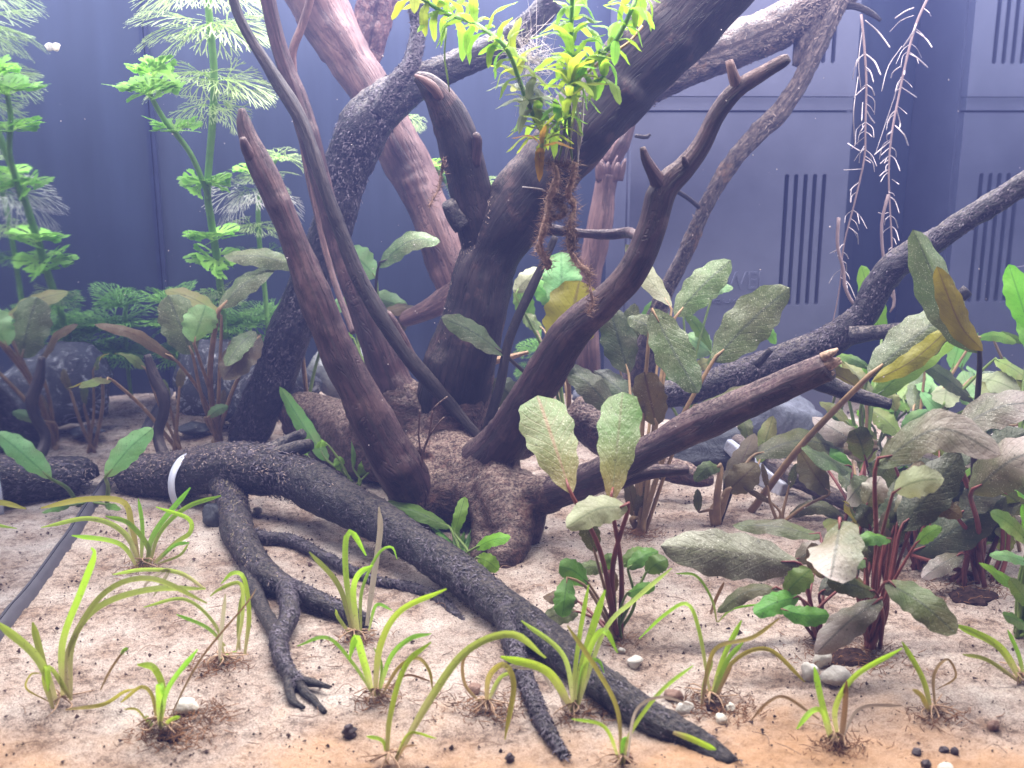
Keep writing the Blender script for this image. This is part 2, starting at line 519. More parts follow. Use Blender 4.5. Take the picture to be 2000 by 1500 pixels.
def ribbon_mat(name, base, mid_, tip, trans=0.4):
    m, nt, b = new_mat(name)
    uvn = N(nt, "ShaderNodeUVMap")
    oi = N(nt, "ShaderNodeObjectInfo")
    tc = N(nt, "ShaderNodeTexCoord")
    sx = N(nt, "ShaderNodeSeparateXYZ")
    nt.links.new(uvn.outputs[0], sx.inputs[0])
    f = noise(nt, tc.outputs["Object"], 160, 4, 0.7)
    vv = math_n(nt, 'ADD', sx.outputs[1], math_n(nt, 'MULTIPLY', math_n(nt, 'SUBTRACT', f, 0.5), 0.4))
    col = ramp(nt, vv, [(0.02, base), (0.38, mid_), (0.93, tip)])
    st = N(nt, "ShaderNodeMath", operation='SINE')
    nt.links.new(math_n(nt, 'MULTIPLY', sx.outputs[0], 44.0), st.inputs[0])
    col = mix(nt, math_n(nt, 'MULTIPLY', ramp(nt, st.outputs[0], [(0.4, (0, 0, 0)), (1, (1, 1, 1))]), 0.28), col, tuple(x * 0.5 for x in mid_) + (1,))
    sp = noise(nt, tc.outputs["Object"], 900, 2)
    col = mix(nt, ramp(nt, sp, [(0.62, (0, 0, 0)), (0.72, (0.55, 0.55, 0.55))]), col, (0.16, 0.13, 0.05, 1))
    hs = N(nt, "ShaderNodeHueSaturation")
    nt.links.new(math_n(nt, 'ADD', 0.485, math_n(nt, 'MULTIPLY', oi.outputs["Random"], 0.03)), hs.inputs["Hue"])
    nt.links.new(math_n(nt, 'ADD', 0.8, math_n(nt, 'MULTIPLY', oi.outputs["Random"], 0.4)), hs.inputs["Value"])
    nt.links.new(col, hs.inputs["Color"])
    nt.links.new(hs.outputs[0], b.inputs["Base Color"])
    b.inputs["Roughness"].default_value = 0.42
    nt.links.new(bump(nt, st.outputs[0], 0.00012, 0.6), b.inputs["Normal"])
    tr = N(nt, "ShaderNodeBsdfTranslucent")
    nt.links.new(hs.outputs[0], tr.inputs[0])
    ms = N(nt, "ShaderNodeMixShader", i_0=trans)
    nt.links.new(b.outputs[0], ms.inputs[1])
    nt.links.new(tr.outputs[0], ms.inputs[2])
    nt.links.new(ms.outputs[0], nt.nodes["Material Output"].inputs[0])
    return m


R_ = {}
R_['bright'] = ribbon_mat("bright_grass", (0.62, 0.54, 0.24), (0.44, 0.58, 0.06), (0.40, 0.70, 0.03), .5)
R_['green'] = ribbon_mat("green_grass", (0.52, 0.50, 0.18), (0.30, 0.50, 0.05), (0.26, 0.55, 0.03), .5)
R_['olive'] = ribbon_mat("olive_grass", (0.58, 0.50, 0.24), (0.38, 0.44, 0.09), (0.36, 0.47, 0.06), .5)
R_['yellow'] = ribbon_mat("yellow_grass", (0.42, 0.30, 0.15), (0.44, 0.38, 0.06), (0.42, 0.36, 0.05))
R_['brown'] = ribbon_mat("brown_grass", (0.42, 0.30, 0.18), (0.36, 0.23, 0.10), (0.28, 0.16, 0.05))
R_['pale'] = ribbon_mat("pale_grass", (0.55, 0.46, 0.33), (0.62, 0.56, 0.38), (0.5, 0.46, 0.25))
R_['clear'] = ribbon_mat("dead_grass", (0.55, 0.46, 0.36), (0.48, 0.40, 0.31), (0.42, 0.34, 0.25), 0.55)


def fan_mat(name, col, tip, trans=0.4):
    m, nt, b = new_mat(name)
    uvn = N(nt, "ShaderNodeUVMap")
    oi = N(nt, "ShaderNodeObjectInfo")
    sx = N(nt, "ShaderNodeSeparateXYZ")
    nt.links.new(uvn.outputs[0], sx.inputs[0])
    c = ramp(nt, sx.outputs[1], [(0.15, tuple(x * 1.0 for x in col)), (0.95, tip)])
    hs = N(nt, "ShaderNodeHueSaturation")
    nt.links.new(math_n(nt, 'ADD', 0.7, math_n(nt, 'MULTIPLY', oi.outputs["Random"], 0.6)), hs.inputs["Value"])
    nt.links.new(c, hs.inputs["Color"])
    nt.links.new(hs.outputs[0], b.inputs["Base Color"])
    b.inputs["Roughness"].default_value = 0.5
    tr = N(nt, "ShaderNodeBsdfTranslucent")
    nt.links.new(hs.outputs[0], tr.inputs[0])
    ms = N(nt, "ShaderNodeMixShader", i_0=trans)
    nt.links.new(b.outputs[0], ms.inputs[1])
    nt.links.new(tr.outputs[0], ms.inputs[2])
    nt.links.new(ms.outputs[0], nt.nodes["Material Output"].inputs[0])
    return m


F = {'young': fan_mat("young_fan_leaf", (0.36, 0.58, 0.11), (0.27, 0.54, 0.09), .5),
     'old': fan_mat("old_fan_leaf", (0.28, 0.44, 0.09), (0.34, 0.42, 0.20), .5),
     'white': fan_mat("whitened_fan_leaf", (0.13, 0.22, 0.08), (0.50, 0.47, 0.44)),
     'soft': fan_mat("soft_fan_leaf", (0.10, 0.24, 0.04), (0.15, 0.32, 0.055))}

# ------------------------------------------------------------------ the setting
m, nt, b = new_mat("sand")
tc = N(nt, "ShaderNodeTexCoord")
ob = tc.outputs["Object"]
n1 = noise(nt, ob, 38, 5, 0.65)
n2 = noise(nt, ob, 330, 6, 0.8)
n3 = noise(nt, ob, 1500, 3, 0.7)
n4 = noise(nt, ob, 11, 4, 0.6)
base = ramp(nt, n1, [(0.30, (0.24, 0.15, 0.10)), (0.47, (0.43, 0.335, 0.275)), (0.66, (0.54, 0.465, 0.405))])
grain = ramp(nt, n3, [(0.30, (0.42, 0.37, 0.34)), (0.52, (1, 1, 1)), (0.72, (1.35, 1.32, 1.3))])
col = mix(nt, 1.0, base, grain, 'MULTIPLY')
# mulm between the grains
mul = math_n(nt, 'MULTIPLY', ramp(nt, n2, [(0.50, (0, 0, 0)), (0.58, (1, 1, 1))]), ramp(nt, n1, [(0.36, (1, 1, 1)), (0.62, (0.2, 0.2, 0.2))]))
col = mix(nt, math_n(nt, 'MULTIPLY', mul, 0.95), col, (0.105, 0.07, 0.05, 1))
# brown diatom film on the shallow front edge
sx = N(nt, "ShaderNodeSeparateXYZ")
nt.links.new(ob, sx.inputs[0])
fr = math_n(nt, 'SUBTRACT', 0.338, sx.outputs[1])
fr = math_n(nt, 'ADD', math_n(nt, 'MULTIPLY', fr, 24.0), math_n(nt, 'MULTIPLY', math_n(nt, 'SUBTRACT', n4, 0.5), 4.0))
fr = math_n(nt, 'ADD', fr, math_n(nt, 'MULTIPLY', math_n(nt, 'SUBTRACT', n1, 0.5), 2.0))
col = mix(nt, math_n(nt, 'MULTIPLY', ramp(nt, fr, [(0.05, (0, 0, 0)), (0.9, (1, 1, 1))]), 0.68), col, mix(nt, n2, (0.40, 0.19, 0.075, 1), (0.60, 0.36, 0.19, 1)))
nt.links.new(col, b.inputs["Base Color"])
b.inputs["Roughness"].default_value = 0.9
b.inputs["Specular IOR Level"].default_value = 0.12
nt.links.new(bump(nt, math_n(nt, 'ADD', n3, math_n(nt, 'MULTIPLY', n2, 1.2)), 0.0011, 0.9), b.inputs["Normal"])
M['sand'] = m

nx, ny = 560, 640
gx = np.linspace(XL - 0.001, XR + 0.001, nx)
gy = np.linspace(0.20, YB + 0.001, ny)
GX, GY = np.meshgrid(gx, gy)
hz = sand_h(GX.ravel(), GY.ravel())
fine = fbm(np.stack([GX.ravel() * 210, GY.ravel() * 210, np.zeros(nx * ny)], 1), 3)
fine2 = fbm(np.stack([GX.ravel() * 700, GY.ravel() * 700, np.ones(nx * ny)], 1), 2)
hz = hz + 0.0009 * fine + 0.00045 * fine2
i = np.arange(ny - 1)[:, None] * nx + np.arange(nx - 1)[None, :]
q = np.stack([i, i + 1, i + nx + 1, i + nx], -1).reshape(-1, 4)
o = link("sand", make_mesh("sand", np.stack([GX.ravel(), GY.ravel(), hz], 1), q), M['sand'])
tag(o, kind="structure")


def box_geo(x0, x1, y0, y1, z0, z1):
    V = np.array([[x, y, z] for z in (z0, z1) for y in (y0, y1) for x in (x0, x1)], float)
    q = [[0, 2, 3, 1], [4, 5, 7, 6], [0, 1, 5, 4], [2, 6, 7, 3], [0, 4, 6, 2], [1, 3, 7, 5]]
    return V, q, np.zeros((0, 3), int), V[:, :2]


def box_obj(name, x0, x1, y0, y1, z0, z1, mat, parent=None, off=(0, 0, 0), bev=0.0):
    V, q, _, uv = box_geo(x0, x1, y0, y1, z0, z1)
    o = link(name, make_mesh(name, V - np.asarray(off), q, None, uv, False), mat, parent)
    if bev:
        md = o.modifiers.new("bevel", 'BEVEL')
        md.width, md.segments = bev, 2
    return o


m, nt, b = new_mat("rear_foil")
tc = N(nt, "ShaderNodeTexCoord")
mp = N(nt, "ShaderNodeMapping")
mp.inputs["Scale"].default_value = (1, 1, 0.12)
nt.links.new(tc.outputs["Object"], mp.inputs[0])
f = noise(nt, mp.outputs[0], 60, 5, 0.7)
nt.links.new(ramp(nt, f, [(0.35, (0.006, 0.011, 0.027)), (0.75, (0.015, 0.023, 0.050))]), b.inputs["Base Color"])
b.inputs["Roughness"].default_value = 0.6
M['foil'] = m
tag(box_obj("rear_wall", XL - 0.02, XR + 0.02, YB, YB + 0.01, -0.03, 0.37, M['foil']), kind="structure")
m, nt, b = new_mat("side_glass")
g = N(nt, "ShaderNodeBsdfGlossy", i_Roughness=0.035)
g.inputs[0].default_value = (0.74, 0.78, 0.84, 1)
nt.links.new(g.outputs[0], nt.nodes["Material Output"].inputs[0])
M['pane'] = m
tag(box_obj("side_glass_wall", XL - 0.008, XL, 0.20, YB - 0.001, -0.03, 0.37, M['pane']), kind="structure")
tag(box_obj("side_glass_wall", XR, XR + 0.008, 0.20, YB - 0.001, -0.03, 0.37, M['pane']), kind="structure")
M['silicone'] = plain("grey_silicone", (0.065, 0.06, 0.072), 0.5, 0.15, 120)
V, qq, tt, uv = [], [], [], []
ys = np.linspace(0.21, YB - 0.006, 60)
hs_ = sand_h(np.full(60, XL + 0.003), ys) + 0.0012
Bt = Batch()
Vs = np.concatenate([np.stack([np.full(60, XL + 0.0002), ys, hs_ + 0.0035], 1), np.stack([np.full(60, XL + 0.0024), ys, hs_ + 0.0022], 1), np.stack([np.full(60, XL + 0.0032), ys, hs_ - 0.004], 1)])
k = np.arange(59)
qs = np.concatenate([np.stack([k, k + 60, k + 61, k + 1], 1), np.stack([k + 60, k + 120, k + 121, k + 61], 1)])
seam = link("silicone_seam", make_mesh("silicone_seam", Vs, qs, None, Vs[:, :2]), M['silicone'])
tag(seam, kind="structure")
M['silicone_dark'] = plain("dark_silicone", (0.014, 0.018, 0.040), 0.4, 0.2, 120)
tag(box_obj("silicone_seam", XL + 0.0003, XL + 0.0028, YB - 0.0028, YB - 0.0004, 0.0, 0.36, M['silicone_dark']), kind="structure")

# ------------------------------------------------------------------ filter box in the rear right corner
M['filter'] = plain("grey_filter_plastic", (0.070, 0.072, 0.105), 0.45, 0.12, 35, 0.4)
M['filter_dark'] = plain("slot_dark", (0.022, 0.024, 0.038), 0.6, 0.2, 60)


def bx(u, v):
    p = on_plane_y(u, v, YF)
    return p[0], p[2]


fx0, fx1 = 0.149, 0.2925
zs = bx(1450, 217)[1]
fbx = thing("filter_box", "tall grey plastic filter box with slotted front in the rear right corner", "aquarium filter", ((fx0 + fx1) / 2, YF + 0.04, 0))
OFF = np.array(fbx.location)
box_obj("body", fx0 + 0.001, fx1 - 0.001, YF + 0.0075, YB - 0.001, -0.01, 0.36, M['filter_dark'], fbx, OFF)
box_obj("side_panel", fx1 - 0.0009, fx1 + 0.0012, YF + 0.0076, YB - 0.002, -0.01, 0.36, M['filter'], fbx, OFF)
box_obj("side_panel", fx0 - 0.0012, fx0 + 0.0009, YF + 0.0076, YB - 0.002, -0.01, 0.36, M['filter'], fbx, OFF)
slot_u = [(1533, 1542), (1551.5, 1560), (1570, 1578.5), (1588, 1596.5), (1606.5, 1615)]
slots = [(bx(a, 340)[0], bx(bb, 340)[0]) for a, bb in slot_u]


def slotted(name, z0, z1, sz0, sz1, yf):
    B = Batch()
    edges = [fx0] + [e for s in slots for e in s] + [fx1]
    B.add(*box_geo(fx0, fx1, yf, YF + 0.0074, sz1, z1))
    B.add(*box_geo(fx0, fx1, yf, YF + 0.0074, z0, sz0))
    for k in range(0, len(edges), 2):
        B.add(*box_geo(edges[k], edges[k + 1], yf, YF + 0.0074, sz0 + 1e-5, sz1 - 1e-5))
    for (a, c) in slots:          # rounded slot ends
        r = (c - a) / 2
        for zc, sg in ((sz0, 1), (sz1, -1)):
            for sd, xe in ((1, a), (-1, c)):
                th = np.linspace(0, math.pi / 2, 5)
                arc = np.stack([xe + sd * (r - r * np.cos(th)), zc + sg * (r - r * np.sin(th))], 1)
                pts = np.vstack([[xe, zc], arc])
                Vv = np.vstack([np.column_stack([pts[:, 0], np.full(6, yf + 1e-5), pts[:, 1]]), np.column_stack([pts[:, 0], np.full(6, YF + 0.0074), pts[:, 1]])])
                tri = [[0, j, j + 1] for j in range(1, 5)]
                qd = [[j, j + 1, j + 7, j + 6] for j in range(1, 5)]
                B.add(Vv, qd, tri, Vv[:, :2])
    return link(name, B.mesh(name, OFF, False), M['filter'], fbx)


slotted("front_panel", -0.01, zs - 0.0008, bx(1530, 597)[1], bx(1530, 340)[1], YF)
z188 = bx(1450, 188)[1]
slotted("lid_panel", z188, 0.36, bx(1600, 124)[1], 0.345, YF - 0.0012)
box_obj("trim_strip", fx0 + 0.0004, fx1 - 0.0004, YF - 0.0004, YF + 0.0073, zs + 0.0004, z188 - 0.0004, M['filter'], fbx, OFF, 0.0003)


def lettering(txt, u0, v0, u1, v1):
    cu = bpy.data.curves.new("lettering", 'FONT')
    cu.body = txt
    cu.extrude = 0.00045
    cu.bevel_depth = 0.00012
    tmp = bpy.data.objects.new("lettering", cu)
    COL.objects.link(tmp)
    bpy.context.view_layer.update()
    me = bpy.data.meshes.new_from_object(tmp.evaluated_get(bpy.context.evaluated_depsgraph_get()))
    bpy.data.objects.remove(tmp)
    xs = np.array([v.co[:] for v in me.vertices])
    (xa, za), (xb, zb) = bx(u0, v1), bx(u1, v0)
    lo, hi = xs.min(0), xs.max(0)
    nxs = np.empty_like(xs)
    nxs[:, 0] = xa + (xs[:, 0] - lo[0]) / (hi[0] - lo[0]) * (xb - xa)
    nxs[:, 2] = za + (xs[:, 1] - lo[1]) / (hi[1] - lo[1]) * (zb - za)
    nxs[:, 1] = YF - 0.0001 - xs[:, 2]
    nxs -= OFF
    me.vertices.foreach_set("co", nxs.astype(np.float32).ravel())
    me.update()
    me.materials.clear()
    return link("lettering", me, M['filter'], fbx)


lettering("JUWEL", 1372, 530, 1500, 577)
lettering("AQUARIUM", 1374, 583, 1499, 594)

# ------------------------------------------------------------------ driftwood
def bark_disp(amp, seed):
    def f(s, th, r, P):
        q = np.stack([(np.cos(th) * r).ravel() * 260 + seed, (np.sin(th) * r).ravel() * 260, s.ravel() * 110], 1)
        q2 = np.stack([(np.cos(th) * r).ravel() * 60 + seed, (np.sin(th) * r).ravel() * 60, s.ravel() * 45], 1)
        rid = 1 - np.abs(fbm(q, 3)) * 2.2
        return (amp * (0.55 * rid + 0.35 * fbm(q * 2.3, 2)) + 0.20 * r.ravel() * fbm(q2, 2)).reshape(s.shape)
    return f


def smooth_disp(amp, seed):
    def f(s, th, r, P):
        q = np.stack([(np.cos(th) * r).ravel() * 230 + seed, (np.sin(th) * r).ravel() * 230, s.ravel() * 26], 1)
        q2 = np.stack([(np.cos(th) * r).ravel() * 35 + seed, (np.sin(th) * r).ravel() * 35, s.ravel() * 32], 1)
        q3 = np.stack([(np.cos(th) * r).ravel() * 120 - seed, (np.sin(th) * r).ravel() * 120, s.ravel() * 150], 1)
        return (amp * 1.5 * fbm(q, 3) + 0.26 * r.ravel() * fbm(q2, 3) + np.minimum(.0012, .12 * r.ravel()) * np.clip(fbm(q3, 3) - .1, 0, 1) + .55 * r.ravel() * np.clip(vnoise(q3 * .45 + 9) - .62, 0, 1)).reshape(s.shape)
    return f


_seed = [0]


def branch(name, root, pts, mat, clamp=False, label=None):
    """pts: (u, v, D, apparent width)"""
    _seed[0] += 7.31
    barky = mat.startswith('bark') or mat == 'wood_red'
    P = np.array([at(u, v, D) for u, v, D, w in pts])
    R = np.array([size_at(w, p) / 2 for (u, v, D, w), p in zip(pts, P)])
    big = R.max()
    seg = 40 if big > 0.007 else (24 if big > 0.0035 else 12)
    step = 0.0016 if big > 0.0035 else 0.002
    amp = min(0.0016, big * 0.18) if barky else min(0.0005, big * 0.10)
    fn = bark_disp(amp, _seed[0]) if barky else smooth_disp(amp, _seed[0])
    V, q, t, uv = tube(P, R, seg, step, fn)
    o = link(name, make_mesh(name, V - np.array(root.location), q, t, uv), M[mat], root)
    if label:
        o["label"] = label
    return o


def flakes(root, pts_list, count, mat, ln=(0.002, 0.005), wd=0.0005, upward=False, name="bark_flake"):
    """loose slivers standing off the bark of a piece: one mesh"""
    Vs, Qs, n = [], [], 0
    tot = 0
    segs = []
    for pts in pts_list:
        P = np.array([at(u, v, D) for u, v, D, w in pts])
        R = np.array([size_at(w, p) / 2 for (u, v, D, w), p in zip(pts, P)])
        S = spline(np.column_stack([P, R]), 60)
        T, Nn, Bb = frames(S[:, :3])
        wgt = S[:, 3]
        segs.append((S, T, Nn, Bb, wgt.sum()))
        tot += wgt.sum()
    for S, T, Nn, Bb, wsum in segs:
        k = int(count * wsum / tot)
        idx = RNG.choice(60, k, p=S[:, 3] / wsum)
        th = RNG.uniform(0, 2 * math.pi, k)
        d = Nn[idx] * np.cos(th)[:, None] + Bb[idx] * np.sin(th)[:, None]
        if upward:
            keep = d[:, 2] > 0.15
            idx, th, d = idx[keep], th[keep], d[keep]
            k = len(idx)
        p = S[idx, :3] + T[idx] * RNG.uniform(-0.003, 0.003, (k, 1)) + d * S[idx, 3:4] * RNG.uniform(0.95, 1.07, (k, 1))
        tan = np.cross(T[idx], d)
        a = RNG.normal(0, 0.75, k)
        dirv = T[idx] * np.cos(a)[:, None] + tan * np.sin(a)[:, None] + d * RNG.uniform(-0.15, 0.28, (k, 1))
        dirv /= np.linalg.norm(dirv, axis=1)[:, None]
        sd = np.cross(dirv, d)
        l_ = RNG.uniform(ln[0], ln[1], (k, 1))
        w_ = RNG.uniform(0.4, 1.2, (k, 1)) * wd
        bend = d * l_ * RNG.uniform(0.0, 0.25, (k, 1))
        quad = np.stack([p - sd * w_, p + sd * w_, p + dirv * l_ * .5 + sd * w_ + bend, p + dirv * l_ * .5 - sd * w_ + bend, p + dirv * l_ + sd * w_ * .3, p + dirv * l_ - sd * w_ * .3], 1)
        base_i = n + np.arange(k)[:, None] * 6
        Qs.append(np.concatenate([base_i + np.array([[0, 1, 2, 3]]), base_i + np.array([[3, 2, 4, 5]])]))
        Vs.append(quad.reshape(-1, 3))
        n += k * 6
    V = np.vstack(Vs)
    o = link(name, make_mesh(name, V - np.array(root.location), np.vstack(Qs), None, V[:, :2], False), M[mat], root)
    o["kind"] = "stuff"
    return o


def wood_base(u, v, D):
    p = at(u, v, D)
    return (p[0], p[1], float(sand_h(p[0], p[1])[0]))


# the big stump
stump = thing("driftwood", "large purple-brown driftwood stump whose thick dark trunk leans right in the middle of the tank", "driftwood", wood_base(920, 950, 0.53))
trunk_pts = [(845, 920, .545, 120), (872, 830, .55, 135), (900, 720, .55, 136), (928, 610, .55, 118), (953, 510, .55, 122), (1005, 415, .545, 130), (1085, 315, .54, 132), (1190, 190, .535, 148), (1300, 72, .53, 155), (1400, -35, .525, 150), (1480, -110, .52, 150)]
branch("trunk", stump, trunk_pts, 'wood_dark')
crown_pts = [(715, 815, .585, 90), (770, 830, .57, 130), (840, 870, .55, 150), (910, 925, .527, 140), (980, 965, .51, 120), (1050, 975, .495, 80)]
CORE = []


def core(pts):
    P = np.array([at(u, v, D) for u, v, D, w in pts])
    R = np.array([size_at(w, p) / 2 for (u, v, D, w), p in zip(pts, P)])
    CORE.append(tube(P, R, 28, .004))


core(crown_pts)
core([(790, 930, .525, 70), (850, 955, .52, 110), (910, 965, .513, 104), (960, 960, .505, 90)])
core([(960, 940, .505, 90), (990, 995, .49, 92), (1000, 1045, .48, 78), (985, 1090, .472, 64), (968, 1122, .466, 40)])
core([(930, 960, .505, 56), (952, 1010, .492, 56), (945, 1060, .483, 44), (928, 1105, .476, 20)])
core([(1000, 990, .49, 60), (1035, 1010, .492, 60), (1030, 1060, .49, 40), (1022, 1090, .488, 24)])
core([(895, 740, .56, 80), (880, 810, .56, 54), (872, 870, .558, 66), (868, 890, .556, 80)])
core([(552, 786, .64, 34), (580, 800, .635, 74), (640, 822, .62, 96), (700, 850, .60, 126), (780, 870, .57, 120)])
core([(560, 830, .635, 30), (620, 850, .62, 60), (690, 890, .595, 90), (780, 900, .565, 90)])
core([(1120, 800, .57, 60), (1180, 850, .56, 80), (1260, 900, .555, 60), (1390, 940, .55, 24)])
core([(900, 900, .53, 60), (1010, 870, .555, 60), (1120, 830, .565, 60), (1180, 850, .56, 50)])
core([(830, 930, .53, 150), (852, 880, .545, 150), (880, 810, .55, 146), (903, 715, .55, 126)])
core([(950, 930, .515, 120), (962, 893, .515, 104), (990, 850, .51, 80)])
core([(960, 985, .502, 90), (1050, 970, .492, 72), (1140, 940, .476, 56)])
core([(835, 1010, .515, 84), (812, 975, .51, 90), (785, 925, .506, 78)])
core([(820, 860, .55, 150), (795, 805, .55, 112), (768, 750, .55, 72)])
Bc = Batch()
for g_ in CORE:
    Bc.add(*g_)
tmp = bpy.data.objects.new("tmp", Bc.mesh("tmp"))
COL.objects.link(tmp)
md = tmp.modifiers.new("r", 'REMESH'); md.mode, md.voxel_size = 'VOXEL', 0.0015
md = tmp.modifiers.new("s", 'SMOOTH'); md.factor, md.iterations = 0.5, 9
bpy.context.view_layer.update()
cme = bpy.data.meshes.new_from_object(tmp.evaluated_get(bpy.context.evaluated_depsgraph_get()))
bpy.data.objects.remove(tmp)
cn = len(cme.vertices)
co, no = np.empty(cn * 3, np.float32), np.empty(cn * 3, np.float32)
cme.vertices.foreach_get("co", co)
cme.vertices.foreach_get("normal", no)
co, no = co.reshape(-1, 3).astype(float), no.reshape(-1, 3).astype(float)
hh = .0024 * fbm(co * 55, 3) + .0007 * (1 - 2.2 * np.abs(fbm(co * np.array([70, 210, 160.]), 3))) + .0004 * fbm(co * 520, 2)
co = co + no * hh[:, None] - np.array(stump.location)
cme.vertices.foreach_set("co", co.astype(np.float32).ravel())
cme.polygons.foreach_set("use_smooth", np.ones(len(cme.polygons), bool))
cme.materials.clear()
cme.update()
link("root_crown", cme, M['core'], stump)
stub_pts = [(948, 520, .55, 100), (930, 430, .545, 82), (910, 335, .54, 73), (888, 255, .535, 70), (862, 198, .53, 60), (836, 165, .527, 42), (812, 148, .525, 18)]
branch("branch", stump, stub_pts, 'wood_dark')
branch("branch", stump, [(874, 216, .531, 14), (848, 174, .521, 20), (828, 156, .518, 14), (810, 147, .518, 6)], 'wood_pink')
branch("branch", stump, [(925, 320, .535, 30), (932, 275, .53, 22), (928, 262, .528, 14)], 'wood')
branch("branch", stump, [(905, 440, .54, 40), (885, 415, .538, 34), (876, 396, .536, 26)], 'bark')
left_pts = [(471, 212, .50, 9), (478, 250, .50, 32), (503, 310, .50, 44), (542, 390, .50, 49), (578, 480, .50, 56), (612, 570, .50, 66), (652, 670, .50, 76), (698, 765, .50, 82), (745, 855, .502, 86), (788, 930, .506, 86), (822, 1000, .512, 64)]
branch("branch", stump, left_pts, 'wood')
branch("branch", stump, [(505, 320, .50, 30), (482, 292, .495, 24), (474, 270, .492, 14)], 'wood')
branch("branch", stump, [(518, -30, .56, 30), (545, 90, .56, 33), (580, 190, .56, 40), (610, 290, .558, 42), (640, 400, .556, 42), (670, 500, .555, 46), (705, 590, .553, 56), (735, 670, .55, 64), (765, 750, .55, 80), (800, 820, .548, 110)], 'wood')
stick_pts = [(446, -40, .535, 15), (470, 40, .535, 19), (530, 140, .535, 24), (590, 240, .533, 26), (628, 350, .53, 28), (660, 440, .53, 32), (700, 540, .53, 36), (745, 620, .53, 37), (800, 700, .53, 35), (858, 768, .53, 28), (905, 820, .53, 22), (948, 870, .53, 22)]
branch("branch", stump, stick_pts, 'stick_dark')
branch("twig", stump, [(742, 612, .53, 8), (758, 613, .53, 13), (780, 650, .53, 17), (800, 690, .53, 19), (820, 722, .53, 18)], 'wood')
branch("twig", stump, [(612, -20, .60, 14), (590, 50, .6, 15), (572, 100, .6, 16), (575, 150, .6, 13), (588, 260, .6, 14), (605, 350, .6, 16), (622, 430, .598, 14), (650, 540, .59, 14), (690, 650, .57, 14)], 'wood_pink')
right_pts = [(945, 905, .52, 100), (985, 860, .51, 84), (1028, 790, .50, 80), (1070, 720, .49, 77), (1120, 645, .48, 71), (1180, 590, .475, 64), (1235, 530, .47, 61), (1270, 450, .47, 57), (1295, 372, .47, 53), (1338, 326, .47, 42), (1372, 280, .47, 36), (1402, 222, .468, 32), (1440, 176, .465, 32), (1490, 143, .463, 26), (1528, 120, .46, 24), (1541, 112, .459, 14)]
branch("branch", stump, right_pts, 'wood')
branch("branch", stump, [(1300, 378, .47, 44), (1281, 346, .468, 34), (1264, 315, .466, 24), (1255, 288, .465, 14)], 'wood')
branch("branch", stump, [(1446, 182, .466, 30), (1434, 152, .463, 23), (1424, 118, .462, 15)], 'wood_pink')
branch("twig", stump, [(1345, 330, .47, 16), (1338, 315, .465, 14), (1335, 305, .464, 8)], 'wood')
low_pts = [(980, 985, .502, 66), (1060, 968, .49, 66), (1150, 937, .475, 66), (1250, 890, .46, 64), (1350, 836, .45, 62), (1450, 790, .44, 58), (1550, 744, .43, 55), (1618, 716, .422, 54)]
branch("branch", stump, low_pts, 'wood')
e0, e1 = at(1615, 717, .4224), at(1628, 710, .4212)
for k_ in range(7):
    du, dv = RNG.normal(0, 9), RNG.normal(0, 13)
    branch("splinter", stump, [(1604, 722 + dv, .4215, 17), (1620 + du * .3, 714 + dv, .421, 15), (1630 + du, 708 + dv * 1.1, .4208, 5)], 'cut_wood')
branch("branch", stump, [(1190, 940, .47, 44), (1260, 922, .47, 30), (1345, 916, .465, 18)], 'wood')
branch("branch", stump, [(1580, 735, .50, 40), (1650, 765, .50, 30), (1738, 790, .50, 18)], 'bark')
branch("twig", stump, [(1010, 440, .56, 30), (1130, 455, .56, 20), (1190, 458, .56, 20), (1230, 455, .55, 18), (1258, 472, .50, 14)], 'wood')
flakes(stump, [crown_pts, trunk_pts[:6]], 9000, 'flake_light', (0.0006, 0.0018), 0.00016, True, "wood_fuzz")

# pinkish branch far behind the trunk
pinkw = thing("driftwood", "smooth pinkish driftwood branch slanting down behind the dark trunk from the upper left", "driftwood", wood_base(925, 790, .67))
branch("branch", pinkw, [(585, -50, .66, 112), (650, 60, .66, 100), (720, 170, .655, 92), (780, 290, .65, 88), (830, 400, .645, 82), (868, 490, .64, 80), (900, 590, .64, 74), (920, 700, .65, 70), (930, 800, .665, 76)], 'wood_pink')
branch("branch", pinkw, [(905, 560, .63, 50), (862, 590, .635, 46), (820, 612, .64, 36), (788, 624, .645, 30)], 'wood_pink')

# rough arching branch
arch = thing("driftwood", "rough dark-barked driftwood arching down left from behind the trunk to the rear sand", "driftwood", wood_base(480, 850, .65))
arch_pts = [(1080, 0, .60, 42), (1020, 60, .60, 48), (940, 106, .6, 50), (860, 140, .6, 58), (780, 182, .6, 77), (716, 242, .6, 94), (680, 320, .605, 89), (655, 420, .61, 77), (620, 520, .615, 77), (575, 630, .62, 80), (535, 730, .63, 82), (500, 815, .64, 77), (480, 855, .65, 70)]
branch("branch", arch, arch_pts, 'bark')
fork_pts = [(735, 222, .592, 38), (770, 168, .592, 35), (803, 122, .595, 31), (817, 60, .6, 26), (812, 10, .6, 23), (830, -40, .6, 21)]
branch("branch", arch, fork_pts, 'bark')
branch("branch", arch, [(740, -30, .70, 74), (725, 60, .70, 64), (713, 130, .695, 46), (705, 200, .66, 30), (700, 240, .62, 30)], 'wood_red')
flakes(arch, [arch_pts, fork_pts], 12000, 'flake', (0.0010, 0.0030), 0.00034)

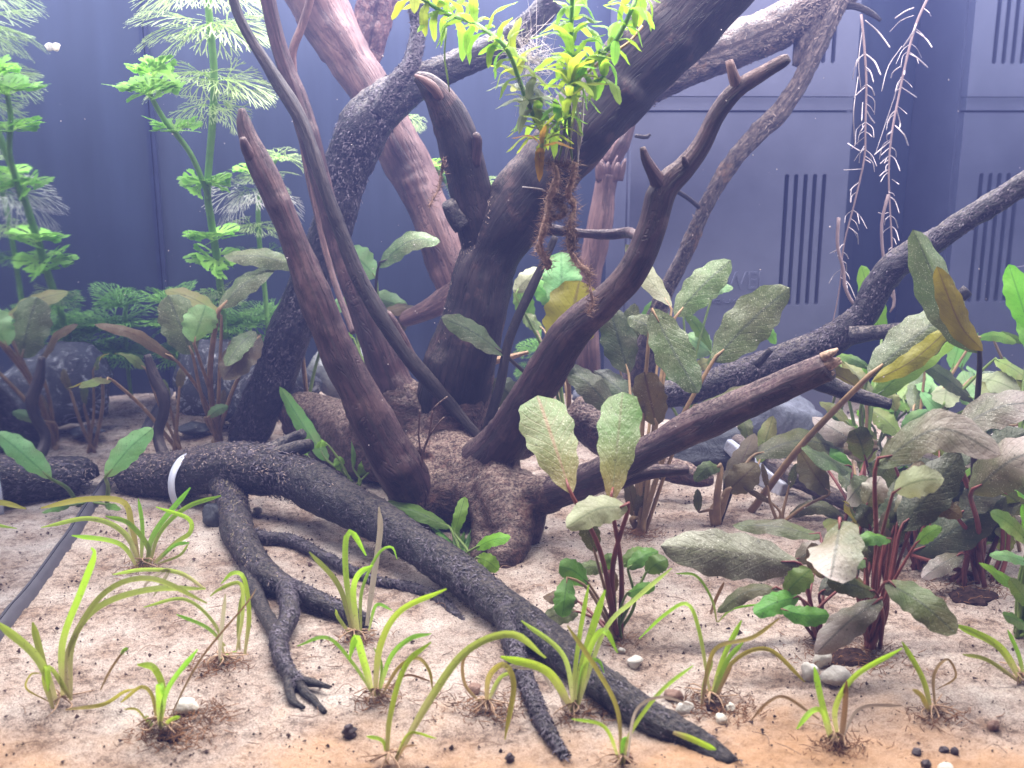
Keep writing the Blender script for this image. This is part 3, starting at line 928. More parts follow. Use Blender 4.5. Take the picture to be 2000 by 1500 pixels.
# upper right branch and its long drooping limb
upr = thing("driftwood", "bark-covered driftwood crossing the filter box at the upper right with one long drooping limb", "driftwood", wood_base(1235, 770, .65))
upr_pts = [(1190, 235, .62, 59), (1270, 165, .62, 72), (1350, 122, .62, 79), (1440, 88, .62, 81), (1530, 48, .62, 79), (1620, -8, .62, 72), (1700, -60, .62, 63)]
branch("branch", upr, upr_pts, 'bark_brown')
limb_pts = [(1655, -30, .61, 35), (1612, 60, .61, 31), (1562, 160, .61, 29), (1522, 220, .61, 32), (1482, 258, .61, 32), (1420, 330, .61, 28), (1375, 410, .61, 25), (1340, 490, .612, 25), (1300, 570, .615, 28), (1275, 640, .62, 37), (1255, 715, .63, 54), (1235, 770, .65, 54)]
branch("branch", upr, limb_pts, 'bark_brown')
branch("twig", upr, [(1320, 372, .60, 8), (1345, 388, .605, 9), (1372, 410, .61, 10)], 'stick_dark')
branch("twig", upr, [(1630, 10, .61, 20), (1670, 12, .61, 15), (1700, 25, .61, 12), (1720, 40, .61, 6)], 'stick_dark')
branch("twig", upr, [(1240, 265, .6, 6), (1262, 268, .6, 7), (1270, 262, .6, 5)], 'stick_dark')
branch("branch", upr, [(1590, 40, .62, 60), (1570, 90, .62, 40), (1555, 130, .62, 14)], 'bark_brown')
flakes(upr, [upr_pts, limb_pts], 11000, 'flake_tan', (0.0010, 0.0030), 0.0003)

# black branch coming in from the right edge
rgt = thing("driftwood", "black rough driftwood branch running from the right edge down behind the broken brown branch", "driftwood", wood_base(1270, 775, .6))
rgt_pts = [(2040, 332, .50, 38), (1960, 385, .51, 40), (1880, 435, .52, 40), (1810, 480, .53, 44), (1752, 515, .54, 51), (1716, 560, .545, 51), (1680, 620, .55, 52), (1610, 670, .56, 58), (1520, 706, .57, 58), (1430, 736, .58, 56), (1350, 762, .59, 52), (1270, 775, .6, 44)]
branch("branch", rgt, rgt_pts, 'bark')
branch("branch", rgt, [(1660, 655, .545, 40), (1740, 646, .54, 28), (1820, 625, .535, 22), (1890, 566, .53, 22)], 'bark')
branch("twig", rgt, [(1478, 712, .56, 18), (1495, 695, .557, 13), (1506, 682, .555, 10)], 'bark')
flakes(rgt, [rgt_pts], 9000, 'flake', (0.0009, 0.0026), 0.0003)

# stick lying on the sand at the right
gst = thing("driftwood", "thin dark driftwood stick lying on the sand under the right-hand plants", "driftwood", wood_base(1500, 905, .575))
gst_pts = [(1330, 822, .63, 30), (1400, 846, .62, 34), (1480, 888, .587, 38), (1550, 930, .56, 36), (1640, 975, .535, 30), (1700, 1002, .522, 24)]
branch("branch", gst, gst_pts, 'bark_brown')

# loose sticks
t = thing("stick", "straight black stick standing upright just right of the trunk", "stick", wood_base(943, 868, .535))
branch("shaft", t, [(1085, 462, .53, 12), (1040, 560, .53, 18), (996, 660, .53, 21), (978, 745, .53, 22), (957, 820, .53, 20), (944, 868, .535, 24)], 'stick_dark')
t = thing("stick", "short pale tan stick poking out right from behind the trunk", "stick", wood_base(940, 712, .6))
branch("shaft", t, [(905, 720, .60, 18), (970, 704, .6, 16), (1032, 688, .6, 8)], 'stick_tan')
t = thing("stick", "brown broken stick standing upright behind the forked branch with splintered top", "stick", wood_base(1160, 790, .68))
branch("shaft", t, [(1187, 340, .66, 44), (1172, 430, .66, 44), (1155, 520, .66, 46), (1146, 620, .66, 50), (1150, 720, .66, 48), (1160, 795, .68, 46)], 'wood_pink')
for k_ in range(8):
    du = RNG.normal(0, 11)
    branch("splinter", t, [(1188 + du, 352, .657, 16), (1189 + du * 1.2, 328, .656, 15), (1188 + du * 1.5 + RNG.normal(0, 4), 313 + RNG.normal(0, 7), .656, 5)], 'wood_pink')
branch("splinter", t, [(1188, 318, .665, 40), (1208, 282, .665, 44), (1228, 250, .665, 26), (1242, 222, .665, 8)], 'wood_pink')

# fine red twig before the trunk
t = thing("twig", "fine reddish branching twig standing in front of the stump base", "twig", wood_base(812, 1000, .5))
for pp in ([(810, 1000, .50, 7), (822, 950, .50, 6), (825, 890, .50, 5), (838, 850, .50, 4), (845, 800, .50, 3)],
           [(822, 890, .50, 4), (818, 850, .50, 3), (820, 800, .50, 3)], [(838, 852, .50, 4), (858, 825, .50, 3), (868, 815, .50, 3)],
           [(845, 800, .50, 4), (860, 785, .50, 3), (874, 775, .50, 3)], [(815, 965, .50, 4), (832, 960, .5, 3), (830, 990, .5, 3)]):
    branch("shoot", t, pp, 'wood_red')

# the black log with its cable tie
log = thing("log", "long black rough-barked log lying diagonally across the foreground sand", "driftwood log", wood_base(600, 980, .52))
log_pts = [(236, 938, .562, 59), (244, 930, .562, 77), (290, 930, .558, 82), (360, 925, .55, 90), (430, 915, .54, 95), (500, 915, .53, 97), (580, 935, .518, 91), (660, 975, .495, 82), (740, 1020, .475, 75), (820, 1070, .455, 72), (900, 1125, .435, 73), (980, 1185, .41, 73), (1060, 1245, .385, 66), (1140, 1310, .36, 64), (1220, 1370, .34, 63), (1300, 1420, .325, 59), (1370, 1456, .318, 48), (1432, 1492, .308, 21)]
branch("trunk", log, log_pts, 'bark_log')
leg_pts = [(440, 930, .535, 66), (455, 985, .518, 56), (465, 1040, .49, 54), (495, 1095, .455, 51), (540, 1138, .435, 44), (600, 1165, .425, 38), (660, 1190, .415, 31), (712, 1214, .405, 26)]
branch("branch", log, leg_pts, 'bark_log')
claw_pts = [(560, 1150, .425, 37), (566, 1200, .405, 32), (545, 1250, .385, 32), (556, 1300, .366, 27), (578, 1332, .356, 27)]
branch("branch", log, claw_pts, 'bark_log')
branch("twig", log, [(566, 1325, .358, 26), (566, 1352, .35, 18), (574, 1370, .345, 15), (594, 1382, .341, 6)], 'bark_log')
branch("twig", log, [(580, 1330, .357, 26), (600, 1356, .35, 18), (612, 1366, .347, 15), (635, 1391, .339, 8)], 'bark_log')
branch("twig", log, [(580, 1332, .357, 22), (610, 1333, .355, 15), (643, 1342, .352, 6)], 'bark_log')
branch("branch", log, [(490, 1105, .455, 40), (496, 1150, .435, 34), (516, 1195, .415, 30), (545, 1245, .388, 28)], 'bark_log')
thin_pts = [(480, 1040, .49, 24), (520, 1050, .488, 21), (570, 1056, .485, 21), (640, 1090, .468, 19), (720, 1130, .45, 18), (790, 1145, .445, 18), (850, 1166, .437, 19), (890, 1200, .42, 16), (914, 1228, .41, 11)]
branch("branch", log, thin_pts, 'bark_log')
low2 = [(990, 1200, .40, 50), (1000, 1240, .39, 42), (1012, 1290, .37, 34), (1035, 1350, .35, 32), (1066, 1420, .328, 28), (1102, 1476, .312, 16)]
branch("branch", log, low2, 'bark_log')
branch("branch", log, [(505, 892, .535, 34), (560, 866, .54, 26), (592, 846, .537, 16)], 'bark')
branch("branch", log, [(515, 900, .525, 34), (575, 878, .525, 28), (607, 868, .522, 20)], 'bark')
branch("twig", log, [(335, 900, .56, 34), (320, 888, .565, 26), (308, 848, .57, 22), (320, 802, .57, 22), (318, 772, .57, 24), (300, 735, .57, 20), (287, 693, .57, 12)], 'stick_dark')
branch("twig", log, [(1195, 1330, .352, 20), (1205, 1318, .35, 14)], 'bark_log')
flakes(log, [log_pts, leg_pts, low2, thin_pts, claw_pts], 30000, 'flake', (0.0010, 0.0030), 0.00030)
flakes(log, [leg_pts[:5], leg_pts[:4]], 3600, 'flake_algae', (0.0008, 0.0022), 0.00022, True, "algae_fuzz")
flakes(log, [log_pts[:8], leg_pts[:5]], 5200, 'flake_light', (0.0008, 0.0022), 0.0002, True, "algae_fuzz")

M['tie'] = plain("white_nylon", (0.58, 0.60, 0.72), 0.35, 0.05, 60, 0.5)
tie = [(392, 879, .552), (356, 893, .540), (336, 925, .533), (334, 960, .532), (346, 992, .536), (366, 1014, .545), (392, 1012, .572), (412, 960, .585), (415, 905, .575)]
P = np.array([at(*p) for p in tie])
P = np.vstack([P, P[:1]])
S = spline(P, 60)
T, _, _ = frames(S)
cen = P[:-1].mean(0)
S = cen + (S - cen) * .95
rad = S - cen
rad -= T * (rad * T).sum(1)[:, None]
rad /= np.linalg.norm(rad, axis=1)[:, None]
sd = np.cross(T, rad)
w, th = 0.0018, 0.0006
ring = np.stack([S - sd * w, S + sd * w, S + sd * w + rad * th, S - sd * w + rad * th], 1).reshape(-1, 3)
k = np.arange(59)[:, None] * 4
q = np.concatenate([np.stack([k + j, k + (j + 1) % 4, k + 4 + (j + 1) % 4, k + 4 + j], -1).reshape(-1, 4) for j in range(4)])
o = link("cable_tie", make_mesh("cable_tie", ring - cen, q, None, ring[:, :2], True), M['tie'], None, cen)
tag(o, "white plastic band looped around the left part of the black log", "cable tie")

# ------------------------------------------------------------------ rocks
def rock_mat(name, dark, light, vein, vamt=0.5):
    m, nt, b = new_mat(name)
    tc = N(nt, "ShaderNodeTexCoord")
    a = noise(nt, tc.outputs["Object"], 55, 6, 0.7, 1.6)
    g = noise(nt, tc.outputs["Object"], 300, 5, 0.75)
    w = noise(nt, tc.outputs["Object"], 85, 6, 0.75, 2.5)
    c = ramp(nt, a, [(0.3, dark), (0.7, light)])
    c = mix(nt, math_n(nt, 'MULTIPLY', ramp(nt, w, [(0.54, (0, 0, 0)), (0.64, (1, 1, 1))]), vamt), c, (*vein, 1))
    c = mix(nt, 0.35, c, ramp(nt, g, [(0.3, tuple(x * .4 for x in dark)), (0.75, light)]))
    nt.links.new(c, b.inputs["Base Color"])
    b.inputs["Roughness"].default_value = 0.6
    nt.links.new(bump(nt, math_n(nt, 'ADD', a, math_n(nt, 'MULTIPLY', g, .4)), 0.002, 0.9), b.inputs["Normal"])
    return m


M['rock'] = rock_mat("marbled_rock", (0.010, 0.011, 0.017), (0.055, 0.056, 0.075), (0.62, 0.62, 0.68), 0.8)
M['rock_blue'] = rock_mat("blue_grey_rock", (0.04, 0.043, 0.058), (0.15, 0.155, 0.195), (0.34, 0.34, 0.40), 0.3)
M['rock_pale'] = rock_mat("pale_rock", (0.12, 0.12, 0.13), (0.40, 0.40, 0.40), (0.65, 0.64, 0.6), 0.4)
M['slate'] = rock_mat("black_slate", (0.010, 0.011, 0.016), (0.045, 0.047, 0.06), (0.2, 0.2, 0.25), 0.15)
M['slate_white'] = rock_mat("white_slate_edge", (0.32, 0.33, 0.42), (0.55, 0.56, 0.66), (0.7, 0.7, 0.8), 0.3)
M['rock_brown'] = rock_mat("layered_brown_rock", (0.12, 0.08, 0.06), (0.42, 0.33, 0.28), (0.55, 0.46, 0.4), 0.3)
M['pebble_white'] = rock_mat("white_pebble", (0.45, 0.40, 0.34), (0.72, 0.68, 0.62), (0.15, 0.13, 0.12), 0.25)
M['pebble_brown'] = rock_mat("brown_pebble", (0.14, 0.07, 0.05), (0.32, 0.18, 0.12), (0.4, 0.3, 0.2), 0.2)
M['pebble_dark'] = rock_mat("dark_pebble", (0.02, 0.012, 0.014), (0.07, 0.04, 0.045), (0.15, 0.1, 0.1), 0.2)
M['shell'] = rock_mat("shell_white", (0.60, 0.50, 0.38), (0.80, 0.76, 0.68), (0.5, 0.35, 0.2), 0.2)


def lump(seed, nu=28, nv=18, rough=0.25, flat=3.0, chop=0.0):
    """unit rock; faceted by a few random cutting planes"""
    th = np.linspace(0, 2 * math.pi, nu, endpoint=False)
    ph = np.linspace(-math.pi / 2, math.pi / 2, nv)
    T, Pp = np.meshgrid(th, ph)
    d = np.stack([np.cos(Pp) * np.cos(T), np.cos(Pp) * np.sin(T), np.sin(Pp)], -1).reshape(-1, 3)
    r = np.ones(len(d))
    rg = np.random.default_rng(seed)
    for _ in range(int(flat * 4)):
        n = rg.normal(size=3)
        n /= np.linalg.norm(n)
        c = rg.uniform(0.62, 0.92)
        k = d @ n
        r = np.where(k > 0.05, np.minimum(r, c / np.maximum(k, 0.05)), r)
    r = r * (1 + rough * fbm(d * 2.2 + seed, 4) * .6)
    V = d * r[:, None]
    i = np.arange(nv - 1)[:, None] * nu
    j = np.arange(nu)[None, :]
    kx = (j + 1) % nu
    q = np.stack([i + j, i + kx, i + nu + kx, i + nu + j], -1).reshape(-1, 4)
    return V, q


def rock(name, label, cat, u, v, D, wpx, hpx, mat, seed, dep=0.7, rot=0.0, flat=3.0, rough=.3, nu=36, nv=24, group=None, ontop=None):
    """rock whose visible middle is at (u, v), wpx wide and hpx tall"""
    p = at(u, v, D)
    s = size_at(1.0, p)
    V, q = lump(seed, nu, nv, rough, flat)
    V = V / np.abs(V).max(0)
    V = V * np.array([wpx / 2 * s, wpx / 2 * s * dep, hpx / 2 * s])
    if ontop is None:
        bot = float(sand_h(p[0], p[1])[0])
        p = np.array([p[0], p[1], max(p[2], bot + hpx / 2 * s * 0.55)])
    o = link(name, make_mesh(name, V, q, None, V[:, :2], True), M[mat], None, p)
    o.rotation_euler = (0, 0, rot)
    return tag(o, label, cat, group)


rock("rock", "large dark marbled rock at the rear left behind the broad-leaved plant", "rock", 442, 752, .672, 205, 190, 'rock', 3, .5)
rock("rock", "pale grey rock at the rear seen between the left-hand branches", "rock", 670, 735, .715, 150, 120, 'rock_pale', 9, .5)
rock("rock", "small dark pointed rock beside the foot of the rough arching branch", "rock", 590, 750, .70, 80, 90, 'rock', 31, .5)
rock("rock", "blue-grey rock lying behind the broken brown branch at the right", "rock", 1530, 830, .64, 165, 150, 'rock_blue', 14, .6)
rock("rock", "low dark rock leaning under the blue-grey rock among stalks", "rock", 1380, 905, .61, 230, 110, 'slate', 22, .5)
rock("rock", "small grey stone on the sand behind the forked branch", "rock", 1150, 775, .68, 70, 55, 'rock_blue', 41, .7)
rock("rock", "dark glassy stone tucked under the log beside its downward limb", "rock", 428, 1008, .515, 66, 66, 'slate', 55, .8)
rock("rock", "layered brown stone behind the red stalks at the right", "rock", 1850, 1010, .51, 170, 120, 'rock_brown', 62, .5)
rock("rock", "flat black slate shard on the sand before the marbled rock", "slate shard", 378, 835, .655, 80, 26, 'slate', 71, .6, 0.3)
# white slate slab
pa, pb = at(1425, 868, .60), at(1530, 965, .56)
ax = (pb - pa)
Ls = np.linalg.norm(ax)
V, q, _, uv = box_geo(-Ls / 2, Ls / 2, -0.0035, 0.0035, -0.006, 0.006)
V[:, 2] *= np.where(V[:, 0] > 0, 1.2, 0.6)
V += RNG.normal(0, 0.0006, V.shape)
so = link("slate_slab", make_mesh("slate_slab", V, q, None, uv, False), M['slate_white'])
so.location = (pa + pb) / 2
so.rotation_euler = Vector(ax).to_track_quat('X', 'Z').to_euler()
md = so.modifiers.new("bevel", 'BEVEL'); md.width, md.segments = 0.0012, 2
tag(so, "narrow whitish slate slab slanting under the thin stick at the right", "slate slab")

PEB = [("pebble", "speckled white pebble left of the pair below the right-hand red stalks", 1580, 1310, 42, 44, 'pebble_white'),
       ("pebble", "speckled white pebble standing up behind the others at the red stalks", 1607, 1286, 40, 50, 'pebble_white'),
       ("pebble", "largest speckled pebble lying right of the pair at the red stalks", 1632, 1318, 66, 42, 'pebble_white'),
       ("pebble", "round white pebble just left of the yellowing grass clump right of the log", 1337, 1382, 40, 32, 'pebble_white'),
       ("pebble", "cream pebble on the right of the yellowing grass clump, the lower of two", 1408, 1402, 30, 24, 'shell'),
       ("pebble", "small cream pebble on the right of the yellowing grass clump, the upper of two", 1426, 1382, 24, 22, 'shell'),
       ("pebble", "tiny white pebble at the foot of the two-leaved plant's stalks", 1212, 1270, 20, 14, 'pebble_white'),
       ("shell", "bright white shell fragment beside the grass clump with dark soil at the front left", 365, 1378, 50, 38, 'shell'),
       ("pebble", "grey sandy pebble right of the log's middle with a dark twig beside it", 1240, 1292, 40, 26, 'pebble_white'),
       ("snail", "dark red spiky snail shell on the bare front sand", 683, 1428, 28, 32, 'pebble_dark'),
       ("snail", "dark brown pointed snail on the front sand below the log's side limb", 996, 1480, 18, 24, 'pebble_dark'),
       ("pebble", "brown round pebble at the foot of the front grass tuft beside the log tip", 1222, 1478, 34, 34, 'pebble_brown'),
       ("pebble", "brown pebble behind the white pebble near the log tip", 1315, 1358, 40, 30, 'pebble_brown'),
       ("pebble", "reddish brown nugget on the bare sand at the lower right corner", 1940, 1415, 26, 28, 'pebble_brown'),
       ("pebble", "orange-brown nugget left of the log by the brown drooping grass", 928, 1345, 34, 26, 'pebble_brown'),
       ("pebble", "white pebble cut by the lower right picture edge", 1845, 1500, 36, 26, 'shell'),
       ("pebble", "dark pellet, the left one of the front row on the brown film", 1790, 1467, 24, 18, 'pebble_dark'),
       ("pebble", "dark pellet in the middle of the front row on the brown film", 1843, 1464, 22, 16, 'pebble_dark'),
       ("pebble", "dark pellet at the right of the front row on the brown film", 1865, 1466, 20, 18, 'pebble_dark'),
       ("pebble", "black pellet nearest the bottom edge at the lower right", 1808, 1492, 22, 22, 'pebble_dark'),
       ("pebble", "small wet brown lump on the sand behind the grass at the log's front", 975, 1140, 16, 16, 'pebble_brown'),
       ("shell", "ring-shaped pale snail shell at the log's underside beside the limb", 503, 997, 20, 20, 'shell')]
for k, (nm, lb, u, v, w_, h_, mt) in enumerate(PEB):
    g = ground_pt(u, v + h_ * .3)
    s = size_at(1.0, g)
    V, q = lump(100 + k, 20, 14, .3, 2.4 if nm != "snail" else 1.2)
    V = V / np.abs(V).max(0) * np.array([w_ / 2 * s, w_ / 2 * s * .85, h_ / 2 * s])
    if nm == "snail":
        V[:, 0] *= 1 + 0.25 * np.sin(V[:, 2] / (h_ / 2 * s) * 9)
        V[:, 1] *= 1 + 0.25 * np.sin(V[:, 2] / (h_ / 2 * s) * 9)
    o = link(nm, make_mesh(nm, V, q, None, V[:, :2]), M[mt], None, (g[0], g[1], g[2] + h_ / 2 * s * .55))
    o.rotation_euler = (RNG.normal(0, .2), RNG.normal(0, .2), RNG.uniform(0, 6))
    tag(o, lb, nm)

# ------------------------------------------------------------------ broad-leaved plants
def blade_mesh(name, Pc, w, hint, wav=0.08, fold=0.25, prof='lance', nu=8, nv=22, twist=0.0, seed=0.0, off=(0, 0, 0), curl=0.0):
    """Pc centre line control points, w full width, hint the way the upper face looks"""
    S = spline(Pc, nv)
    T = np.gradient(S, axis=0)
    T /= np.linalg.norm(T, axis=1)[:, None]
    t = np.linspace(0, 1, nv)
    if prof == 'lance':
        pf = (t ** 0.62) * ((1 - t) ** 0.60)
    elif prof == 'oval':
        pf = (t ** 0.50) * ((1 - t) ** 0.42)
    elif prof == 'blunt':
        pf = (t ** 0.75) * ((1 - t) ** 0.30)
    elif prof == 'narrow':
        pf = (t ** 0.40) * ((1 - t) ** 0.55)
    pf = pf / pf.max()
    pf[0] = max(pf[0], 0.04)
    V, uv = [], []
    a = np.linspace(-1, 1, nu + 1)
    L_ = np.linalg.norm(np.diff(S, axis=0), axis=1).sum()
    for i in range(nv):
        n = hint - T[i] * (hint @ T[i])
        n /= np.linalg.norm(n) + 1e-9
        s = np.cross(T[i], n)
        an = twist * (t[i] - 0.5)
        s, n = s * math.cos(an) + n * math.sin(an), n * math.cos(an) - s * math.sin(an)
        for x in a:
            e = abs(x) ** 2
            h = w / 2 * pf[i]
            ed = 1 + 0.07 * math.sin(t[i] * 31 + seed * 3 + (2 if x > 0 else 0)) * e
            z = -fold * h * (abs(x) ** 1.3) + curl * h * e + wav * w * e * math.sin(t[i] * 15 + seed + (1.9 if x > 0 else 0)) * (0.3 + pf[i])
            V.append(S[i] + s * (x * h * ed) + n * z)
            uv.append((0.5 + x / 2, t[i]))
    i = np.arange(nv - 1)[:, None] * (nu + 1)
    j = np.arange(nu)[None, :]
    q = np.stack([i + j, i + j + 1, i + nu + 2 + j, i + nu + 1 + j], -1).reshape(-1, 4)
    return make_mesh(name, np.array(V) - np.asarray(off), q, None, uv)


def leaf(root, D0, base, bu, bv, tu, tv, w, kind, dB=0.0, dT=0.0, face=0.8, bend=0.0, stalk='stalk_brown', sw=9, sag=0.0, prof='lance', stalk_base=None, wav=None, label=None, fold=None):
    """blade from (bu, bv) to (tu, tv); dB/dT are depth offsets of blade base and tip; bend lifts the middle (apparent)"""
    off = np.array(root.location)
    pb = atc(bu, bv, D0 + dB)
    pt = atc(tu, tv, D0 + dT)
    mu, mv = (bu + tu) / 2, (bv + tv) / 2 - bend
    pm = atc(mu, mv, D0 + (dB + dT) / 2 - 0.002)
    view = CAM - pm
    view /= np.linalg.norm(view)
    hint = view * face + np.array([0, 0, 1.0]) * (1 - face) + RNG.normal(0, .10, 3)
    sd = float(RNG.uniform(0, 6))
    W = size_at(w, pm)
    me = blade_mesh("leaf", [pb, pm, pt], W, hint, 0.045 if wav is None else wav, RNG.uniform(.1, .4) if fold is None else fold, prof, 8, 24, RNG.normal(0, .5), sd, off)
    lf = link("leaf", me, L[kind], root)
    if label:
        lf["label"] = label
    if stalk:
        sb = atc(stalk_base[0], stalk_base[1], 9, 0.0) if stalk_base else atc(base[0] + RNG.normal(0, 5), base[1] + RNG.normal(0, 3), D0 + RNG.normal(0, .002), 0.0)
        m1 = sb * .5 + pb * .5 + np.array([0, 0, sag]) + RNG.normal(0, .0022, 3)
        d = (pb - sb)
        m1 += np.array([-d[0], -d[1], abs(d[0]) * .5]) * 0.10
        R0 = size_at(sw * .8, sb) / 2
        V, q, t, uv = tube([sb, m1, pb, pb * .7 + pm * .3], [R0 * 1.2, R0, R0 * .75, R0 * .3], 7, n=16)
        link("stalk", make_mesh("stalk", V - off, q, t, uv), M[stalk], lf)
    return lf


def plant(name, label, base, D=None, group="broad-leaved plants"):
    g = ground_pt(*base)
    D0 = float((g - CAM) @ FWD) if D is None else D
    if D is not None:
        p = at(base[0], base[1], D)
        g = np.array([p[0], p[1], float(sand_h(p[0], p[1])[0])])
    return thing(name, label, "water plant", g, group), D0, base


BL = "broad_leaved_plant"
# the two-leaved plant in front of the broken branch
a = plant(BL, "red-stalked plant with two big upright mottled leaves in front of the broken brown branch", (1205, 1245))
leaf(*a, 1116, 965, 1050, 772, 104, 'mottle', -.01, .02, .62, 0, 'stalk_red', 12, prof='blunt', wav=.03)
leaf(*a, 1194, 985, 1216, 765, 84, 'mottle_brown', -.01, .02, .62, 0, 'stalk_red', 12, prof='blunt', wav=.03)
leaf(*a, 1228, 990, 1106, 1030, 62, 'pale', -.01, -.03, .7, 16, 'stalk_red', 13)
leaf(*a, 1162, 1080, 1140, 1000, 40, 'olive', 0, 0, .9, 0, 'stalk_brown', 9)
leaf(*a, 1150, 1140, 1092, 1106, 46, 'green', 0, -.01, .8, 8, 'stalk_brown', 8, prof='oval')
leaf(*a, 1108, 1128, 1098, 1206, 42, 'green', -.01, -.02, .9, 0, 'stalk_brown', 8, prof='oval')
leaf(*a, 1226, 1110, 1286, 1076, 36, 'green', 0, .01, .8, 6, 'stalk_green', 8, prof='oval')
leaf(*a, 1215, 1106, 1264, 1074, 32, 'green', .01, .02, .8, 5, 'stalk_green', 7, prof='oval')
leaf(*a, 1262, 1118, 1304, 1092, 40, 'green', 0, 0, .8, 4, 'stalk_green', 8, prof='oval')
leaf(*a, 1224, 1160, 1280, 1146, 26, 'green', -.01, -.015, .8, 3, 'stalk_green', 7, prof='oval')
leaf(*a, 1196, 1112, 1186, 1080, 30, 'green', .01, .01, .9, 0, 'stalk_green', 7, prof='oval')
leaf(*a, 1130, 1195, 1056, 1214, 40, 'olive', .01, 0, .7, 5, 'stalk_red', 8)
leaf(*a, 1130, 1175, 1060, 1165, 34, 'brown', .02, .02, .7, 5, 'stalk_red', 8)
leaf(*a, 1190, 1110, 1120, 1115, 30, 'olive', .02, .02, .8, 5, 'stalk_red', 8)
leaf(*a, 1200, 1160, 1195, 1110, 22, 'brown', 0, 0, .9, 0, 'stalk_red', 10)

a = plant(BL, "tall plant with dusty grey-green leaves behind the broken branch, stalks from one pale foot", (1250, 1038))
leaf(*a, 1274, 603, 1364, 768, 78, 'dust', .0, -.02, .9, -6, 'stalk_brown', 11)
leaf(*a, 1318, 618, 1428, 508, 66, 'dust', .02, .03, .8, 6, 'stalk_brown', 11)
leaf(*a, 1392, 706, 1543, 562, 92, 'dust', .0, .01, .9, 8, 'stalk_brown', 12)
leaf(*a, 1312, 598, 1222, 477, 40, 'pale', .02, .04, .7, -6, 'stalk_brown', 9)
leaf(*a, 1282, 832, 1258, 726, 64, 'brown', .0, 0, 1, 0, 'stalk_brown', 12, prof='oval')
leaf(*a, 1352, 798, 1492, 746, 40, 'olive', 0, 0, .35, 4, 'stalk_brown', 9)
leaf(*a, 1200, 805, 1106, 712, 56, 'dark', .03, .04, .6, 6, 'stalk_brown', 9)
leaf(*a, 1246, 795, 1160, 724, 54, 'dark', .03, .05, .6, 6, 'stalk_brown', 9)
leaf(*a, 1228, 730, 1190, 600, 70, 'dark', .04, .05, .9, 0, 'stalk_brown', 9)
leaf(*a, 1210, 715, 1240, 592, 44, 'dust', .05, .05, .8, 0, 'stalk_brown', 8)
leaf(*a, 1290, 660, 1225, 620, 40, 'dust', .03, .04, .7, 8, 'stalk_brown', 8)
leaf(*a, 1250, 1010, 1262, 950, 30, 'brown', 0, 0, 1, 0, 'stalk_brown', 14, prof='narrow')
leaf(*a, 1240, 1010, 1226, 930, 26, 'brown', 0, 0, 1, 0, 'stalk_brown', 14, prof='narrow')

a = plant(BL, "plant with folded brown leaves on two thick stalks just behind the mulm-coated leaf", (1400, 1020))
leaf(*a, 1416, 970, 1474, 846, 46, 'brown', 0, .02, .9, 0, 'stalk_brown', 20)
leaf(*a, 1420, 960, 1480, 905, 60, 'brown', .0, .0, .9, 0, 'stalk_brown', 22)
leaf(*a, 1468, 892, 1655, 880, 58, 'olive', .01, .03, .6, 26, 'stalk_brown', 9)
leaf(*a, 1408, 912, 1356, 940, 32, 'olive', .0, -.01, .7, 12, 'stalk_brown', 18)
leaf(*a, 1482, 905, 1510, 812, 36, 'spot', .05, .06, .9, 0, 'stalk_brown', 8)
leaf(*a, 1462, 860, 1448, 800, 30, 'olive', .04, .05, .9, 0, 'stalk_dark', 10)
leaf(*a, 1365, 1000, 1362, 955, 18, 'olive', 0, 0, .9, 0, 'stalk_brown', 8)
a = plant(BL, "small cluster of thin tan stalks carrying a drooping brown leaf before the ground stick", (1525, 1022))
leaf(*a, 1620, 965, 1562, 880, 58, 'brown', -.01, .0, .8, -4, 'stalk_brown', 8)
leaf(*a, 1500, 955, 1488, 905, 12, 'brown', 0, 0, .9, 0, 'stalk_brown', 8)
leaf(*a, 1540, 955, 1556, 905, 16, 'olive', 0, 0, .9, 0, 'stalk_brown', 8)
leaf(*a, 1510, 985, 1450, 950, 12, 'brown', 0, 0, .9, 0, 'stalk_brown', 7)

# yellow leaf plant behind the forked branch
a = plant(BL, "plant with one big translucent yellow leaf standing behind the forked branch", (1110, 850), .60)
leaf(*a, 1100, 695, 1132, 548, 108, 'yellow', -.06, -.055, 1, 0, 'stalk_brown', 11, prof='oval', label="big yellow backlit leaf")
leaf(*a, 1098, 600, 1096, 492, 76, 'light', 0, .01, .85, 0, 'stalk_green', 9, prof='oval')
leaf(*a, 1004, 572, 1062, 522, 38, 'pale', .0, .01, .7, 5, 'stalk_green', 8)
leaf(*a, 985, 692, 862, 620, 50, 'dark', -.07, -.09, .6, 8, 'stalk_dark', 10)
leaf(*a, 1030, 800, 962, 742, 60, 'dark', -.02, -.03, .8, 0, 'stalk_dark', 10)
leaf(*a, 1040, 625, 1008, 560, 40, 'green', .05, .05, .9, 0, 'stalk_brown', 7)
leaf(*a, 1060, 640, 1020, 615, 30, 'olive', .04, .04, .7, 0, 'stalk_brown', 7)
leaf(*a, 1090, 600, 1040, 545, 40, 'green', .06, .06, .9, 0, 'stalk_green', 7)
leaf(*a, 1120, 850, 1180, 790, 30, 'brown', 0, 0, .8, 8, 'stalk_brown', 9)

a = plant(BL, "small bright green plant behind the dusty-leaved one, thin arched leaves before the filter", (1345, 860), .66)
for s in ((1300, 590, 1245, 655, 20, 'green', 24), (1335, 610, 1388, 690, 24, 'green', 12), (1390, 690, 1340, 655, 56, 'light', 0), (1392, 575, 1432, 562, 20, 'light', 6),
          (1488, 632, 1516, 672, 22, 'lime', 4), (1358, 720, 1390, 706, 26, 'spot', 2), (1240, 720, 1256, 640, 44, 'spot', 0), (1330, 740, 1300, 710, 40, 'green', 0)):
    leaf(*a, *s[:5], s[5], 0, 0, .8, s[6], 'stalk_green', 7)

